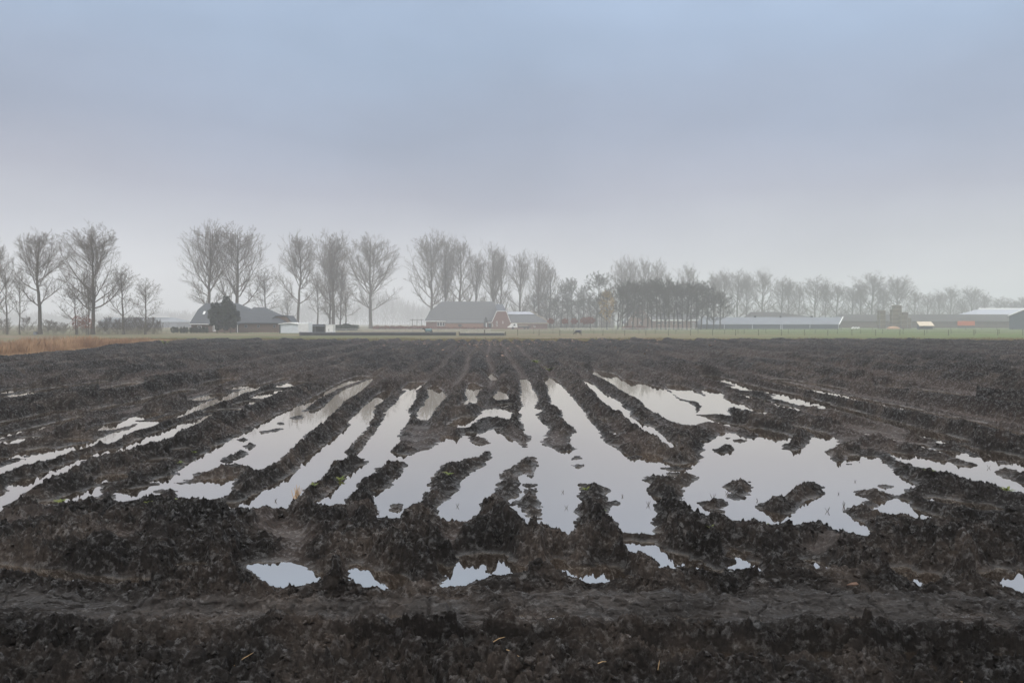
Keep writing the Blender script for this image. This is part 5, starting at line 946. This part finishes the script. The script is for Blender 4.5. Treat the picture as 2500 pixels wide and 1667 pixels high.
for x, v, s, l in [(149,1228,.09,'bright green leafy weed at the small puddles near the left edge'),(165,1232,.05,'tiny yellow-green weed right of the leafy one near the left puddles'),(430,1222,.07,'grassy green tuft on the mud hump between two left puddles'),(361,1240,.05,'faint green tuft on the mud strip below the left puddles'),
   (474,1106,.06,'yellow-green sprout on the ridge beside the long left puddle, upper one'),(439,1122,.06,'yellow-green sprout on the ridge beside the long left puddle, lower one'),(831,1168,.08,'leafy green weed hanging at the ridge edge left of centre'),(766,1196,.06,'small bright weed on the ridge beside the straw stubble'),
   (1096,1170,.08,'light green sprout on the long island ridge in the centre lake'),(1307,890,.30,'left one of two green clumps at the head of the furrows'),(1342,888,.28,'right one of two green clumps at the head of the furrows'),(411,924,.22,'green weed in the dark far furrows on the left'),
   (1430,1192,.07,'olive tuft on the head of the ridge island right of centre'),(1463,1265,.08,'yellow-green blades on the ridge foot right of centre'),(1871,1282,.05,'tiny yellow-green shoot on the high clod ridge at right'),(2270,1161,.08,'yellow weed patch on the broad right ridge'),(2460,1206,.09,'bright yellow weed patch near the right edge of the broad ridge'),
   (1735,1288,.04,'tiny green shoot on the clods at the end of the big puddle'),(403,845,.5,'pale green patch at the far left field edge')]:
    weed(x, v, s, l, 'leafg', 10, 'green_weed', 'weed', WG)
def stubble():
    d = EYE*F/(1216-HV); X = px(725, d); z = max(float(zat(np.array([X]), np.array([d]))[0]), 0); mb = MB()
    for i in range(14): a = random.uniform(0, 6.28); r = random.uniform(0, .05); mb.bar((r*math.cos(a), r*math.sin(a), 0), (r*math.cos(a)+random.uniform(-.03,.05), r*math.sin(a), random.uniform(.07,.15)), .0035, .002, 5)
    o = mb.build('straw_stubble', M['straw']); o.location = (X, d, z); tag(o, 'tuft of cut straw stubble on the ridge tip left of centre', 'stubble')
stubble()
SG = 'dead stalks standing in the puddles'
for i, (x, v, s) in enumerate([(1383,1240,.05),(1740,1218,.09),(1583,1233,.08),(1776,1210,.05),(1850,1222,.05),(2060,1236,.09),(2020,1248,.07),(1774,1205,.05),(1116,1236,.05),(924,1254,.05),(672,1223,.06),(2414,1142,.06),(1520,1212,.04),(2087,1176,.04),(1374,1202,.05),(2048,1206,.04)]):
    d = EYE*F/(v-HV); mb = MB()
    for k in range(5): a = random.uniform(0, 6.28); l = s*random.uniform(.4, .85); mb.bar((0,0,-.01), (math.cos(a)*l*.5, math.sin(a)*l*.3, l*.75), .0022, .001, 4)
    o = mb.build('dead_stalk', M['sprig']); o.location = (px(x, d), d, 0)
    tag(o, ['thin broken stalks in the lake right of centre','dark star of stalks in the wide right puddle, leftmost','stalk cluster at the left shore of the crusty island','single thin stalk left of the small round island','crossed stalks between the two right islands','tall bent stalk tuft left of the right mud spit','small stalk tuft below the bent one at right','lone stalk above the small round island','faint stalk star in the middle finger of water','dark spiky sprig at the foot of the left bay','little twig floating in the left-centre puddle','crossed dark stalks in the far right puddle','short stalk by the upright crusty shore','pair of short stalks in the wide water on the right','upright short stalk in the centre lake','tiny stalk off the long right island'][i], 'stalks', SG)
# rusty leaf stuck in the berm, straw bits in the near mud
def leaf(x, v, s, label, mt):
    d = 4.9 if v < 1460 else 4.05; d = (EYE-.12)*F/(v-HV); X = px(x, d); z = float(zat(np.array([X]), np.array([d]))[0]); d = (EYE-z)*F/(v-HV); X = px(x, d); z = float(zat(np.array([X]), np.array([d]))[0])
    mb = MB(); mb.add([(-s,0,.0),(-s*.3,-s*.2,s*.45),(s*.6,-s*.1,s*.5),(s,0,.1*s),(s*.2,.1*s,-.2*s),(0,-.2*s,s*.15)], [(0,5,1),(1,5,2),(2,5,3),(3,5,4),(4,5,0)]); o = mb.build('dead_leaf' if s > .01 else 'straw', M[mt]); o.location = (X, d-.02, z+.03); tag(o, label, 'leaf')
leaf(2078, 1432, .04, 'rust-brown dead leaf stuck in the front of the berm on the right', 'debris')
leaf(122, 1432, .02, 'small pale dead leaf in the mud berm near the left edge', 'debris')
for i, (x, v, l, a) in enumerate([(595,1632,.11,.6),(1218,1622,.06,.4),(1252,1630,.07,-.5),(1608,1618,.05,1.4),(2365,1590,.05,1.5),(2350,1650,.05,-.4),(1470,1640,.04,.2)]):
    d = (EYE-.08)*F/(v-HV); X = px(x, d); z = float(zat(np.array([X]), np.array([d]))[0]); o = MB().bar((-l*math.cos(a)/2,0,-l*math.sin(a)/2),(0,-.004,.006),.0022,.002,5).bar((0,-.004,.006),(l*math.cos(a)/2,0,l*math.sin(a)/2),.002,.001,5).build('straw', M['straw'])
    o.location = (X, d, z+.03); tag(o, ['longest bent straw in the dark mud at the bottom left','short orange straw bit left in the bottom centre','yellow straw bit right in the bottom centre','upright straw bit in the bottom mud right of centre','thin upright straw at the dark trench on the right','straw bit below the trench at the bottom right','small flat straw bit in the bottom mud near the middle'][i], 'straw', 'straw bits in the near mud')

# ------------------------------------------------------------------ mist
hz = MB().box(-1500, 1500, -80, 1450, GZ-1.2, 46).build('haze', None)
vm = bpy.data.materials.new('mist'); vm.use_nodes = True; t = vm.node_tree; t.nodes.remove(t.nodes['Principled BSDF'])
pv = N(t, 'ShaderNodeVolumePrincipled'); pv.inputs['Color'].default_value = (.97,.98,1,1); pv.inputs['Density'].default_value = .0013; pv.inputs['Anisotropy'].default_value = .2
t.links.new(pv.outputs[0], t.nodes['Material Output'].inputs['Volume']); hz.data.materials.append(vm); tag(hz, kind='stuff')
